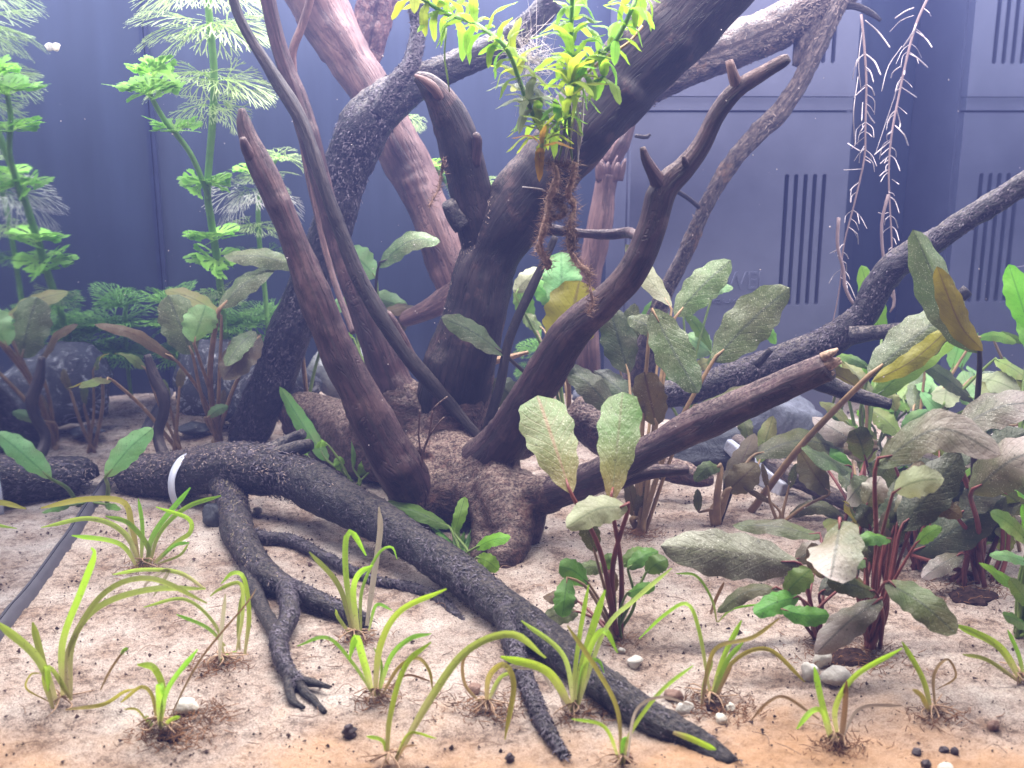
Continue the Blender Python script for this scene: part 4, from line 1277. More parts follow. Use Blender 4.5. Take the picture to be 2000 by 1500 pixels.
# left plants
a = plant(BL, "plant with pale broad leaves on long brown stalks before the marbled rock at the left", (430, 862))
leaf(*a, 428, 602, 536, 520, 46, 'dust', -.06, -.05, .7, 10, 'stalk_brown', 14)
leaf(*a, 376, 692, 328, 576, 76, 'dust', -.05, -.05, .9, 0, 'stalk_brown', 9, prof='oval')
leaf(*a, 378, 668, 402, 596, 64, 'light', -.06, -.06, .9, 0, 'stalk_brown', 9, prof='oval')
leaf(*a, 432, 616, 322, 566, 40, 'spot', -.03, -.02, .6, 8, 'stalk_brown', 9)
leaf(*a, 508, 655, 436, 742, 66, 'brown', -.03, -.05, .7, 8, 'stalk_brown', 10)
leaf(*a, 500, 648, 440, 715, 40, 'dust', -.035, -.055, .5, 10, None)
leaf(*a, 346, 706, 184, 634, 26, 'brown', -.05, -.09, .6, 16, 'stalk_brown', 9)
leaf(*a, 405, 816, 446, 793, 22, 'light', -.03, -.03, .7, 4, 'stalk_brown', 8)
leaf(*a, 425, 850, 438, 760, 20, 'brown', 0, 0, 1, 0, 'stalk_brown', 14, prof='narrow')
a = plant(BL, "slender plant left of the curved black twig with small olive leaves on leaning stalks", (345, 878))
leaf(*a, 218, 742, 156, 758, 24, 'olive', -.05, -.07, .6, 6, 'stalk_brown', 9)
leaf(*a, 285, 720, 225, 690, 26, 'olive', -.02, -.03, .6, 6, 'stalk_brown', 7)
leaf(*a, 330, 790, 318, 740, 16, 'olive', -.01, -.01, .9, 0, 'stalk_brown', 9)
leaf(*a, 350, 760, 356, 715, 18, 'brown', -.01, -.01, .9, 0, 'stalk_brown', 9)
a = plant(BL, "single bright green leaf on a short stalk at the left end of the black log", (212, 985))
leaf(*a, 206, 932, 299, 836, 48, 'light', -.02, -.015, .8, 8, 'stalk_green', 10)
leaf(*a, 205, 985, 236, 996, 18, 'green', -.01, -.02, .6, 2, 'stalk_green', 6)
a = plant(BL, "plant with a long flat dusty leaf rising behind the front left branch", (600, 800), .66)
leaf(*a, 585, 522, 436, 500, 42, 'dust', -.06, -.07, .55, 10, 'stalk_brown', 10)
leaf(*a, 640, 640, 600, 580, 44, 'light', -.01, -.01, .8, 0, 'stalk_green', 8)
a = plant(BL, "plant with light green leaves showing between the dark sticks and the trunk", (738, 760), .65)
leaf(*a, 738, 522, 860, 472, 44, 'dust', -.02, -.03, .7, 26, 'stalk_dark', 8)
leaf(*a, 735, 542, 676, 486, 56, 'light', 0, 0, .8, 4, 'stalk_green', 8)
leaf(*a, 800, 608, 700, 590, 44, 'light', .0, .0, .7, 12, 'stalk_green', 8)
leaf(*a, 690, 600, 650, 590, 34, 'light', .02, .02, .8, 0, 'stalk_green', 7)
leaf(*a, 745, 612, 822, 606, 26, 'brown', -.01, 0, .6, 6, 'stalk_brown', 8)
leaf(*a, 770, 660, 800, 600, 26, 'brown', .0, 0, .9, 0, 'stalk_brown', 8)
leaf(*a, 690, 660, 655, 655, 24, 'lime', .01, .01, .6, 3, 'stalk_green', 7)
a = plant(BL, "young plant with narrow fresh green leaves between the log and the front left branch", (690, 955))
leaf(*a, 640, 900, 546, 755, 32, 'green', .02, .05, .8, -4, 'stalk_green', 9, prof='narrow')
leaf(*a, 640, 868, 615, 872, 18, 'lime', 0, 0, .6, 6, 'stalk_green', 6, prof='oval')
leaf(*a, 667, 918, 658, 892, 22, 'lime', 0, 0, .9, 0, 'stalk_green', 6, prof='oval')
leaf(*a, 702, 930, 716, 898, 20, 'lime', 0, 0, .9, 0, 'stalk_green', 6, prof='oval')
leaf(*a, 690, 915, 692, 835, 10, 'green', 0, .01, .9, 0, 'stalk_green', 6, prof='narrow')
leaf(*a, 600, 890, 590, 835, 26, 'lime', .03, .04, .8, 0, 'stalk_green', 6)
leaf(*a, 785, 880, 812, 845, 12, 'lime', -.02, -.02, .8, 0, 'stalk_green', 5, prof='narrow')
a = plant(BL, "low bright green plant growing under the stump's front root beside the log", (905, 1105))
leaf(*a, 880, 1032, 752, 980, 34, 'green', .02, .03, .7, 6, 'stalk_green', 9)
leaf(*a, 888, 1042, 908, 970, 26, 'lime', .01, .02, .9, 0, 'stalk_green', 8, prof='oval')
leaf(*a, 928, 1070, 997, 1050, 30, 'lime', -.02, -.03, .7, 6, 'stalk_green', 7, prof='oval')
leaf(*a, 932, 1088, 974, 1114, 32, 'lime', -.03, -.035, .8, 4, 'stalk_green', 7, prof='oval')
for k in range(9):
    leaf(*a, 880 + k * 3, 1080 + k, 835 + k * 12, 1020 + (k % 4) * 9, 9, 'green', .01, .03, .8, 6, 'stalk_green', 5, prof='narrow')

# right-hand thicket
a = plant(BL, "plant with a long dark leaf whose stalk leans far right across the ground stick", (1462, 1000))
leaf(*a, 1696, 735, 1884, 588, 92, 'dust', -.06, -.05, .75, 6, 'stalk_brown', 16, label="long dark olive leaf before the black branch")
leaf(*a, 1704, 745, 1862, 634, 40, 'yellow', -.066, -.058, .95, -14, None)
a = plant(BL, "plant with a lime leaf hidden behind the long leaning dark leaf", (1690, 900), .56)
leaf(*a, 1700, 785, 1876, 648, 52, 'lime', 0, .02, .8, 10, 'stalk_green', 9)
leaf(*a, 1722, 662, 1682, 518, 48, 'lime', .05, .06, .9, 0, 'stalk_green', 9)
leaf(*a, 1690, 870, 1640, 815, 20, 'lime', 0, .02, .7, 10, 'stalk_green', 8)
leaf(*a, 1660, 830, 1600, 785, 20, 'spot', 0, .02, .6, 8, 'stalk_green', 7)
leaf(*a, 1700, 720, 1630, 690, 20, 'green', 0, .02, .6, 3, 'stalk_green', 7)
leaf(*a, 1690, 770, 1610, 722, 40, 'yellow', 0, .0, .7, 6, 'stalk_brown', 9)
leaf(*a, 1680, 920, 1702, 840, 40, 'spot', 0, .0, .9, 0, 'stalk_green', 9)
leaf(*a, 1640, 700, 1710, 780, 34, 'spot', .03, .0, .7, 6, 'stalk_green', 8)
a = plant(BL, "tall plant on a dark stalk with one twisted yellow-backed leaf at the right", (1912, 1130))
leaf(*a, 1914, 690, 1783, 448, 76, 'dust', -.0, .01, .6, -18, 'stalk_dark', 16, label="twisted leaf with pale tip", fold=.9)
leaf(*a, 1920, 685, 1830, 520, 50, 'yellow', -.004, .0, .9, -30, None)
leaf(*a, 1850, 850, 2050, 785, 84, 'purple', -.02, -.02, .55, 22, 'stalk_red', 13)
leaf(*a, 1895, 965, 2050, 875, 100, 'purple', -.03, -.05, .6, 20, 'stalk_red', 13)
leaf(*a, 1930, 920, 2010, 840, 80, 'dark', .02, .02, .8, 6, 'stalk_red', 12)
leaf(*a, 1780, 1082, 1965, 970, 84, 'dark', .0, -.01, .75, -4, 'stalk_red', 12)
leaf(*a, 1870, 1010, 1960, 940, 60, 'dark', -.01, -.01, .8, 8, 'stalk_red', 12)
leaf(*a, 1990, 960, 2030, 900, 50, 'light', .02, .0, .8, 4, 'stalk_red', 12)
leaf(*a, 1880, 1080, 1800, 1130, 40, 'purple', -.01, -.02, .5, 4, 'stalk_red', 9)
for k in range(8):
    leaf(*a, 1880 + k * 13, 1040 - k * 4, 1868 + k * 17, 975 - (k % 3) * 12, 22, ('brown', 'olive', 'dark')[k % 3], .0, .01, .9, 0, 'stalk_red', 11, stalk_base=(1858 + k * 13, 1135 + (k % 3) * 6))
a = plant(BL, "bushy red-stalked plant with greyed arching leaves nearest the camera at the right", (1700, 1265))
leaf(*a, 1710, 910, 1955, 890, 88, 'purple', -.02, -.04, .55, 62, 'stalk_red', 12, label="arching greyed leaf with whitened tip")
leaf(*a, 1642, 1018, 1622, 1132, 100, 'purple', -.02, -.05, .85, 0, 'stalk_red', 12, prof='oval', label="hanging grey leaf with lengthwise streaks")
leaf(*a, 1722, 1168, 1592, 1278, 62, 'purple', -.02, -.035, .7, 8, 'stalk_red', 10)
leaf(*a, 1730, 1136, 1868, 1238, 64, 'olive', -.02, -.045, .7, 10, 'stalk_red', 10, prof='oval')
leaf(*a, 1746, 958, 1844, 936, 62, 'pale', -.03, -.04, .7, 8, 'stalk_red', 9)
leaf(*a, 1758, 1035, 1878, 886, 86, 'dark', .0, .01, .9, 0, 'stalk_red', 11)
leaf(*a, 1728, 1085, 1766, 925, 66, 'dark', .01, .02, .9, 0, 'stalk_red', 11)
leaf(*a, 1740, 1052, 1672, 1062, 34, 'green', -.02, -.03, .7, 9, 'stalk_red', 9)
leaf(*a, 1690, 990, 1720, 930, 54, 'purple', .01, .01, .8, 0, 'stalk_red', 10)
leaf(*a, 1690, 1090, 1655, 1110, 36, 'light', -.02, -.03, .8, 4, 'stalk_red', 9)
leaf(*a, 1712, 1158, 1614, 1138, 44, 'olive', -.02, -.03, .8, 6, 'stalk_red', 9)
leaf(*a, 1800, 980, 1880, 1010, 40, 'brown', .01, .0, .8, 6, 'stalk_red', 9)
leaf(*a, 1840, 890, 1800, 830, 44, 'spot', .03, .04, .8, 4, 'stalk_red', 9)
leaf(*a, 1790, 1060, 1840, 1030, 30, 'green', -.01, -.02, .7, 4, 'stalk_red', 8)
leaf(*a, 1700, 1030, 1680, 985, 40, 'dark', .01, .01, .9, 0, 'stalk_red', 10)
leaf(*a, 1770, 1010, 1800, 900, 60, 'brown', .02, .03, .9, 0, 'stalk_red', 10)
for k in range(8):
    leaf(*a, 1690 + k * 9, 1120 - k * 14, 1680 + k * 13, 1060 - k * 16, 26, ('brown', 'olive', 'dark', 'purple')[k % 4], .005, .01, .9, 0, 'stalk_red', 12)
a = plant(BL, "plant bearing the big mulm-coated pale leaf stretched left over open sand", (1600, 1245))
leaf(*a, 1566, 1104, 1290, 1066, 96, 'heavy', -.0, -.005, .8, 6, 'stalk_red', 11, label="big pale mulm-coated leaf", wav=.05)
leaf(*a, 1605, 1050, 1430, 1026, 44, 'olive', .05, .06, .6, 10, 'stalk_red', 10)
leaf(*a, 1562, 1166, 1472, 1198, 46, 'green', -.02, -.03, .75, 6, 'stalk_red', 8, prof='oval')
leaf(*a, 1534, 1158, 1584, 1112, 48, 'green', -.02, -.02, .8, 2, 'stalk_red', 8, prof='oval')
leaf(*a, 1526, 1190, 1620, 1202, 40, 'green', -.03, -.03, .6, -6, 'stalk_red', 8, prof='oval')
leaf(*a, 1524, 1150, 1400, 1196, 34, 'olive', -.01, -.01, .6, 18, 'stalk_red', 8)
leaf(*a, 1600, 1160, 1680, 1112, 46, 'dark', .0, .01, .8, 6, 'stalk_red', 9)
leaf(*a, 1552, 1095, 1625, 1075, 50, 'purple', .02, .02, .7, 8, 'stalk_red', 9)
leaf(*a, 1610, 1130, 1585, 1060, 44, 'brown', .01, .01, .9, 0, 'stalk_red', 9)
leaf(*a, 1640, 1150, 1700, 1150, 40, 'brown', .0, .01, .8, 4, 'stalk_red', 9)
a = plant(BL, "plant with drab brown leaves behind the leaning stalk beside the ground stick", (1680, 1030), .52)
leaf(*a, 1694, 884, 1586, 814, 50, 'purple', .02, .03, .7, 4, 'stalk_red', 10)
leaf(*a, 1592, 880, 1664, 914, 30, 'green', .03, .02, .7, 6, 'stalk_red', 8)
leaf(*a, 1686, 972, 1638, 924, 38, 'dust', .0, .01, .8, 6, 'stalk_red', 9)
leaf(*a, 1652, 1014, 1540, 1008, 30, 'olive', .0, .01, .6, 22, 'stalk_red', 8)
leaf(*a, 1630, 985, 1585, 968, 34, 'olive', .02, .03, .7, 4, 'stalk_red', 8)
leaf(*a, 1660, 870, 1612, 848, 30, 'spot', .04, .05, .7, 4, 'stalk_brown', 8)
a = plant(BL, "crowd of small spotted leaves in the rear right corner below the black branch", (1800, 880), .60)
for s in ((1732, 850, 1718, 733, 56, 'light', 0), (1764, 780, 1788, 726, 48, 'spot', 0), (1784, 800, 1806, 728, 44, 'dust', 0), (1843, 792, 1852, 742, 54, 'pale', 0),
          (1908, 788, 1794, 706, 32, 'dark', 6), (1898, 738, 1994, 768, 44, 'pale', 8), (1942, 702, 2010, 742, 30, 'spot', 4), (1806, 730, 1796, 664, 32, 'green', 0),
          (1900, 790, 1880, 724, 50, 'light', 0), (1960, 800, 1920, 745, 44, 'spot', 4), (1760, 850, 1700, 800, 40, 'spot', 4), (1820, 850, 1770, 815, 40, 'spot', 4),
          (1880, 850, 1930, 815, 44, 'light', 4), (1860, 720, 1880, 650, 36, 'light', 0), (1990, 830, 1960, 770, 44, 'pale', 0), (1905, 660, 1985, 670, 20, 'green', 8)):
    leaf(*a, *s[:6], RNG.uniform(-.03, .05), RNG.uniform(-.03, .05), .8, s[6], ('stalk_brown', 'stalk_green')[RNG.integers(2)], 8)
a = plant(BL, "upright bright green leaf standing at the right picture edge", (1990, 960), .52)
leaf(*a, 2012, 645, 1970, 516, 52, 'lime', .03, .04, .9, 0, 'stalk_green', 10)
leaf(*a, 2030, 700, 1990, 600, 40, 'lime', .05, .05, .9, 0, 'stalk_green', 10)
a = plant(BL, "fresh green narrow-leaved plant leaning in at the right edge before the red stalks", (1990, 1240))
for s in ((2010, 1060, 1934, 1000, 36, 'light', 8), (1998, 1160, 1912, 1100, 34, 'lime', 4), (2020, 1190, 1972, 1130, 30, 'green', 0), (2010, 1100, 1932, 1085, 26, 'light', 6),
          (2010, 1225, 1958, 1200, 30, 'green', 3), (2030, 1000, 1990, 960, 46, 'green', 4), (2010, 1060, 1996, 985, 30, 'lime', 0)):
    leaf(*a, *s[:6], 0, -.02, .75, s[6], 'stalk_green', 9)

a = plant(BL, "mass of small olive leaves low among the rear red stalks at the right", (1800, 1060))
for k in range(40):
    u, v = RNG.uniform(1650, 1990), RNG.uniform(880, 1090)
    du, dv = RNG.normal(0, 34), -RNG.uniform(20, 80)
    leaf(*a, u, v, u + du, v + dv, RNG.uniform(34, 74), ('olive', 'dust', 'green', 'olive', 'spot', 'dark', 'brown')[k % 7], RNG.uniform(-.03, .03), RNG.uniform(-.04, .04), RNG.uniform(.5, .9), RNG.uniform(0, 18), ('stalk_red', 'stalk_brown')[k % 2], 8, stalk_base=(u + RNG.normal(0, 25), RNG.uniform(1020, 1090)))
a = plant(BL, "mass of bright young leaves behind the blue-grey rock and black branch tip", (1690, 850), .60)
for k in range(16):
    u, v = RNG.uniform(1610, 1860), RNG.uniform(745, 860)
    leaf(*a, u, v, u + RNG.normal(0, 34), v - RNG.uniform(15, 65), RNG.uniform(18, 40), ('lime', 'green', 'light', 'spot')[k % 4], RNG.uniform(-.03, .06), RNG.uniform(-.03, .07), .8, RNG.uniform(0, 10), 'stalk_green', 7, stalk_base=(u + RNG.normal(0, 20), RNG.uniform(850, 890)))

a = plant(BL, "plant with rust-coloured backlit leaves hanging under the greyed arching leaves at the right", (1790, 1110))
for s_ in ((1800, 985, 1870, 1030, 60, 'rust'), (1850, 960, 1795, 1020, 56, 'rust'), (1890, 925, 1940, 985, 56, 'rust'), (1760, 1000, 1735, 1060, 46, 'rust'), (1900, 1000, 1850, 1055, 50, 'brown'), (1700, 935, 1650, 985, 50, 'purple'), (1745, 905, 1700, 960, 54, 'dust'), (1830, 1000, 1905, 940, 70, 'dark'), (1960, 1010, 1905, 1060, 56, 'dark'), (1960, 960, 2010, 1010, 60, 'olive')):
    leaf(*a, *s_[:5], s_[5], RNG.uniform(-.01, .02), RNG.uniform(-.01, .02), .85, 6, 'stalk_red', 9)

# ------------------------------------------------------------------ grass rosettes
def ribbon(root, D0, pts, w, kind, dd=0.0, name="leaf"):
    off = np.array(root.location)
    n = len(pts)
    P = np.array([atc(u, v, D0 + dd * (k / (n - 1)), 0.0008 if k == 0 else 0.002) for k, (u, v) in enumerate(pts)])
    S = spline(P, 26)
    T = np.gradient(S, axis=0)
    T /= np.linalg.norm(T, axis=1)[:, None] + 1e-12
    t = np.linspace(0, 1, 26)
    W = size_at(w * .56, P[n // 2]) / 2 * np.minimum(1, 0.55 + t * 1.6) * np.clip((1 - t) * 7, 0.12, 1) ** .6
    an = RNG.normal(0, .3) + RNG.normal(0, .5) * (t - .3)
    V, uv = [], []
    for k in range(26):
        vw = CAM - S[k]
        vw /= np.linalg.norm(vw)
        s = np.cross(T[k], vw)
        s /= np.linalg.norm(s) + 1e-9
        nn = np.cross(s, T[k])
        s2 = s * math.cos(an[k]) + nn * math.sin(an[k])
        n2 = np.cross(s2, T[k])
        for x in (-1, -.5, 0, .5, 1):
            V.append(S[k] + s2 * x * W[k] + n2 * W[k] * .35 * (abs(x) - .3))
            uv.append((.5 + x / 2, t[k]))
    i = np.arange(25)[:, None] * 5
    j = np.arange(4)[None, :]
    q = np.stack([i + j, i + j + 1, i + j + 6, i + j + 5], -1).reshape(-1, 4)
    return link(name, make_mesh(name, np.array(V) - off, q, None, uv), R_[kind], root)


def rosette(label, base, leaves, crown=True):
    g = ground_pt(*base)
    root = thing("grass_plant", label, "water plant", g, "grass-like plants on the sand")
    D0 = float((g - CAM) @ FWD)
    for k, lf in enumerate(leaves):
        pts, w, kind = lf[:3]
        ribbon(root, D0, pts, w, kind, lf[3] if len(lf) > 3 else RNG.uniform(-.012, .012))
    if crown:
        Bc = Batch()
        for k in range(14):
            a_ = RNG.uniform(0, 6.28)
            r = RNG.uniform(.003, .011)
            p1 = g + np.array([math.cos(a_) * r, math.sin(a_) * r, RNG.uniform(.0005, .004)])
            Bc.add(*tube([g + np.array([0, 0, .004]), (g + p1) / 2 + RNG.normal(0, .001, 3) + np.array([0, 0, .002]), p1], [.0004, .0003, .0002], 4, n=6))
        link("roots", Bc.mesh("roots", g), M['rootlet'], root)
    return root


M['rootlet'] = plain("tan_rootlet", (0.42, 0.27, 0.17), 0.7, 0.4, 200)
M['root_white'] = plain("white_root", (0.40, 0.34, 0.34), 0.5, 0.2, 100)
M['root_pink'] = plain("pink_root", (0.22, 0.155, 0.155), 0.55, 0.2, 100)
M['mulm'] = plain("brown_mulm", (0.13, 0.08, 0.062), 0.9, 0.6, 500, 0.1, 0.001)
M['mulm_dark'] = plain("dark_soil", (0.035, 0.018, 0.014), 0.9, 0.6, 500, 0.1, 0.001)

rosette("olive grass plant with a hooked upright leaf in the front left corner", (120, 1378), [
    ([(112, 1375), (72, 1285), (-10, 1212)], 28, 'olive', -.02), ([(98, 1355), (80, 1280), (64, 1215)], 24, 'olive'),
    ([(122, 1362), (122, 1255), (160, 1150), (184, 1085), (178, 1070)], 24, 'bright'), ([(138, 1362), (142, 1255), (192, 1186), (290, 1152), (402, 1150)], 22, 'olive', .02),
    ([(132, 1358), (132, 1275), (200, 1162), (292, 1130), (404, 1178)], 20, 'olive', .015), ([(104, 1385), (88, 1330), (92, 1302), (94, 1350)], 20, 'bright', -.015),
    ([(140, 1368), (105, 1310), (90, 1300)], 18, 'olive'), ([(128, 1386), (200, 1376), (240, 1352), (262, 1345)], 14, 'yellow', -.005), ([(95, 1370), (52, 1345), (60, 1318), (80, 1315)], 7, 'yellow')])
rosette("small green grass plant with dark soil at its roots beside the white shell", (312, 1425), [
    ([(312, 1420), (318, 1350), (300, 1305), (268, 1298)], 24, 'bright'), ([(312, 1420), (328, 1345), (386, 1268)], 17, 'green'), ([(306, 1415), (298, 1360), (275, 1342), (236, 1372)], 13, 'yellow'),
    ([(314, 1425), (312, 1375), (312, 1338), (320, 1360)], 24, 'bright', -.01), ([(318, 1418), (335, 1405), (352, 1400)], 14, 'bright', -.01), ([(300, 1420), (292, 1410), (285, 1398)], 16, 'green'),
    ([(300, 1430), (270, 1388), (242, 1385)], 8, 'yellow'), ([(325, 1415), (390, 1290), (480, 1180), (500, 1150)], 8, 'brown', .03)])
rosette("grass plant with long arching olive leaves in front of the banded log", (280, 1108), [
    ([(275, 1105), (242, 1040), (175, 1012), (80, 1030)], 20, 'olive', -.02), ([(270, 1110), (232, 1062), (140, 1046)], 17, 'bright', -.02), ([(282, 1105), (290, 1070), (252, 1022), (206, 1008)], 18, 'green'),
    ([(286, 1106), (302, 1040), (372, 952)], 18, 'green'), ([(292, 1104), (312, 1040), (365, 990), (432, 968)], 17, 'green'), ([(300, 1100), (345, 1060), (372, 1040), (368, 1012), (305, 990)], 20, 'bright', -.01),
    ([(272, 1102), (258, 1030), (240, 980), (165, 975), (80, 992)], 20, 'yellow', .0), ([(276, 1100), (278, 1030), (270, 974)], 14, 'green'), ([(262, 1104), (256, 1040), (252, 985)], 20, 'pale'), ([(304, 1100), (340, 1066), (370, 1060)], 12, 'green'), ([(306, 1102), (350, 1085), (368, 1062)], 9, 'olive')])
rosette("sparse grass plant with one white dead leaf left of the log's forked limb", (432, 1298), [
    ([(428, 1298), (432, 1240), (440, 1160)], 14, 'pale'), ([(440, 1290), (420, 1220), (360, 1170), (280, 1186)], 12, 'olive'), ([(440, 1262), (405, 1226), (345, 1200)], 12, 'green'),
    ([(462, 1272), (474, 1200), (470, 1140), (430, 1150), (410, 1165)], 14, 'olive'), ([(478, 1278), (486, 1200), (476, 1130), (455, 1120), (432, 1140)], 18, 'bright'), ([(468, 1270), (466, 1215), (472, 1160)], 14, 'olive'),
    ([(425, 1300), (440, 1280), (462, 1272)], 8, 'green'), ([(400, 1150), (350, 1118), (280, 1112), (220, 1122)], 17, 'olive', .0), ([(290, 1160), (285, 1140), (330, 1112), (300, 1165)], 13, 'pale', .0)])
rosette("bright grass plant in the middle foreground with a long leaf arching right", (735, 1365), [
    ([(730, 1360), (692, 1300), (640, 1246), (580, 1262)], 13, 'green'), ([(728, 1358), (710, 1290), (695, 1245), (682, 1288)], 26, 'bright', -.01), ([(732, 1360), (742, 1262), (782, 1192), (872, 1150)], 24, 'bright'),
    ([(738, 1360), (762, 1285), (800, 1248), (842, 1238)], 17, 'green'), ([(742, 1365), (778, 1305), (815, 1285), (838, 1310), (845, 1350)], 13, 'yellow', -.01), ([(738, 1364), (745, 1300), (730, 1265)], 10, 'green'), ([(745, 1366), (790, 1320), (840, 1330)], 8, 'brown')])
rosette("grass plant standing behind the cut tip of the log's limb with an upright curled leaf", (692, 1248), [
    ([(690, 1242), (662, 1145), (604, 1078)], 18, 'olive'), ([(694, 1240), (676, 1125), (676, 1050), (690, 1042), (715, 1085)], 20, 'bright'), ([(700, 1240), (690, 1160), (700, 1122), (728, 1104)], 20, 'bright'),
    ([(705, 1240), (706, 1155), (738, 1082), (765, 1068), (776, 1092)], 14, 'green'), ([(716, 1222), (728, 1140), (742, 1040), (740, 990)], 20, 'clear'), ([(720, 1232), (735, 1182), (766, 1192)], 11, 'green'), ([(685, 1240), (660, 1205), (655, 1190)], 12, 'olive')])
rosette("pale grass plant at the bottom edge with one very long arching leaf", (760, 1492), [
    ([(756, 1492), (762, 1400), (792, 1300), (842, 1254)], 19, 'bright', .01), ([(772, 1485), (842, 1362), (912, 1270), (1000, 1238), (1066, 1285)], 28, 'olive', .01), ([(756, 1488), (748, 1448), (716, 1438)], 13, 'bright'),
    ([(772, 1482), (800, 1432), (852, 1442)], 13, 'bright'), ([(775, 1490), (790, 1460), (815, 1455)], 7, 'brown')])
rosette("dying brown grass plant drooping on the sand left of the log's side limb", (952, 1385), [
    ([(950, 1380), (955, 1322), (985, 1298), (1004, 1340), (986, 1445)], 20, 'yellow', -.02), ([(952, 1372), (975, 1325), (1002, 1312)], 14, 'olive'), ([(948, 1380), (910, 1340), (905, 1290), (930, 1262)], 12, 'brown'), ([(955, 1380), (975, 1330), (1000, 1300), (1050, 1302), (1080, 1350)], 13, 'clear')])
rosette("brightest grass plant, broad leaves rising in front of the lower log", (1120, 1392), [
    ([(1115, 1390), (1130, 1260), (1150, 1142)], 19, 'bright'), ([(1120, 1390), (1142, 1280), (1182, 1152)], 25, 'bright'), ([(1116, 1382), (1068, 1310), (978, 1282)], 32, 'bright', -.01), ([(1120, 1380), (1100, 1280), (1018, 1212)], 17, 'olive'),
    ([(1128, 1380), (1152, 1270), (1180, 1232), (1206, 1275)], 22, 'bright', -.01), ([(1130, 1380), (1182, 1232), (1240, 1172), (1312, 1110)], 22, 'olive', .02), ([(1106, 1390), (1088, 1340), (1062, 1308), (1000, 1304)], 14, 'clear'), ([(1126, 1385), (1140, 1300), (1168, 1290), (1180, 1315)], 12, 'green'), ([(1118, 1392), (1132, 1330), (1165, 1330)], 22, 'green')])
rosette("grass plant at the bottom edge whose pale leaf arches left over the log tip", (1215, 1496), [
    ([(1212, 1494), (1206, 1390), (1168, 1312), (1108, 1222)], 18, 'yellow', .02), ([(1218, 1494), (1232, 1432), (1290, 1352), (1354, 1300)], 17, 'bright'), ([(1210, 1485), (1180, 1420), (1116, 1404)], 13, 'bright'), ([(1226, 1480), (1242, 1390), (1290, 1362), (1352, 1378)], 11, 'clear'), ([(1214, 1494), (1216, 1450), (1225, 1440)], 20, 'green')])
rosette("yellowing grass plant right of the log with leaves arching both ways", (1385, 1372), [
    ([(1370, 1382), (1384, 1300), (1405, 1262), (1470, 1245), (1522, 1208)], 15, 'yellow'), ([(1386, 1370), (1412, 1285), (1448, 1212)], 18, 'bright'), ([(1390, 1366), (1420, 1292), (1452, 1254)], 17, 'green'), ([(1396, 1362), (1432, 1292), (1500, 1268), (1572, 1332)], 15, 'yellow'),
    ([(1386, 1352), (1365, 1232), (1342, 1180), (1300, 1200), (1248, 1248)], 15, 'bright', .02), ([(1370, 1378), (1378, 1330), (1392, 1290)], 16, 'olive'), ([(1392, 1372), (1420, 1320), (1432, 1290)], 10, 'brown')])
rosette("small grass plant on the bare right foreground with one brown upright leaf", (1630, 1452), [
    ([(1626, 1448), (1604, 1370), (1590, 1302)], 23, 'bright'), ([(1620, 1442), (1606, 1392), (1585, 1390), (1556, 1424)], 20, 'bright', -.01), ([(1636, 1442), (1632, 1380), (1672, 1318), (1762, 1266)], 20, 'bright'), ([(1642, 1452), (1650, 1390), (1654, 1330)], 20, 'brown'),
    ([(1642, 1446), (1680, 1384), (1762, 1378)], 12, 'clear'), ([(1600, 1405), (1535, 1362), (1500, 1372), (1466, 1408)], 11, 'brown')])
rosette("lime grass plant near the lower right with a looped dead leaf", (1822, 1398), [
    ([(1820, 1392), (1802, 1325), (1762, 1254)], 18, 'bright'), ([(1828, 1396), (1824, 1320), (1850, 1288), (1866, 1322), (1830, 1346)], 11, 'brown'), ([(1816, 1392), (1800, 1360), (1782, 1347)], 17, 'yellow')])
rosette("grass plant entering at the lower right edge with a long lime leaf", (1995, 1335), [
    ([(1995, 1330), (1950, 1262), (1866, 1220)], 26, 'bright'), ([(1995, 1335), (1930, 1290), (1880, 1278)], 14, 'olive'), ([(2000, 1325), (1990, 1280), (1968, 1230)], 14, 'green')])
t = thing("grass_plant", "tiny brown sprout with a green tip on open sand at the left", "water plant", ground_pt(196, 1348), "grass-like plants on the sand")
ribbon(t, ground_D(196, 1348), [(196, 1348), (215, 1310), (242, 1270)], 9, 'brown', 0)
ribbon(t, ground_D(196, 1348), [(236, 1280), (242, 1270), (250, 1266)], 12, 'green', 0)
t = thing("fallen_leaf", "loose yellow-green leaf lying across the log's tip", "fallen leaf", ground_pt(1360, 1450))
ribbon(t, ground_D(1360, 1460) - .012, [(1315, 1430), (1350, 1442), (1398, 1464)], 24, 'bright', 0)
t = thing("grass_plant", "dark green sprout with one arched leaf on open sand below the mulm-coated leaf", "water plant", ground_pt(1400, 1215), "grass-like plants on the sand")
ribbon(t, ground_D(1400, 1215), [(1400, 1215), (1390, 1170), (1360, 1125), (1320, 1120)], 9, 'green', 0)
ribbon(t, ground_D(1400, 1215), [(1402, 1215), (1430, 1190), (1480, 1180)], 8, 'green', 0)
t = thing("twig", "short orange-brown stalk stub standing on open sand beneath the mulm-coated leaf", "twig", ground_pt(1388, 1200))
ribbon(t, ground_D(1388, 1200), [(1388, 1200), (1398, 1170), (1414, 1137)], 12, 'brown', 0)

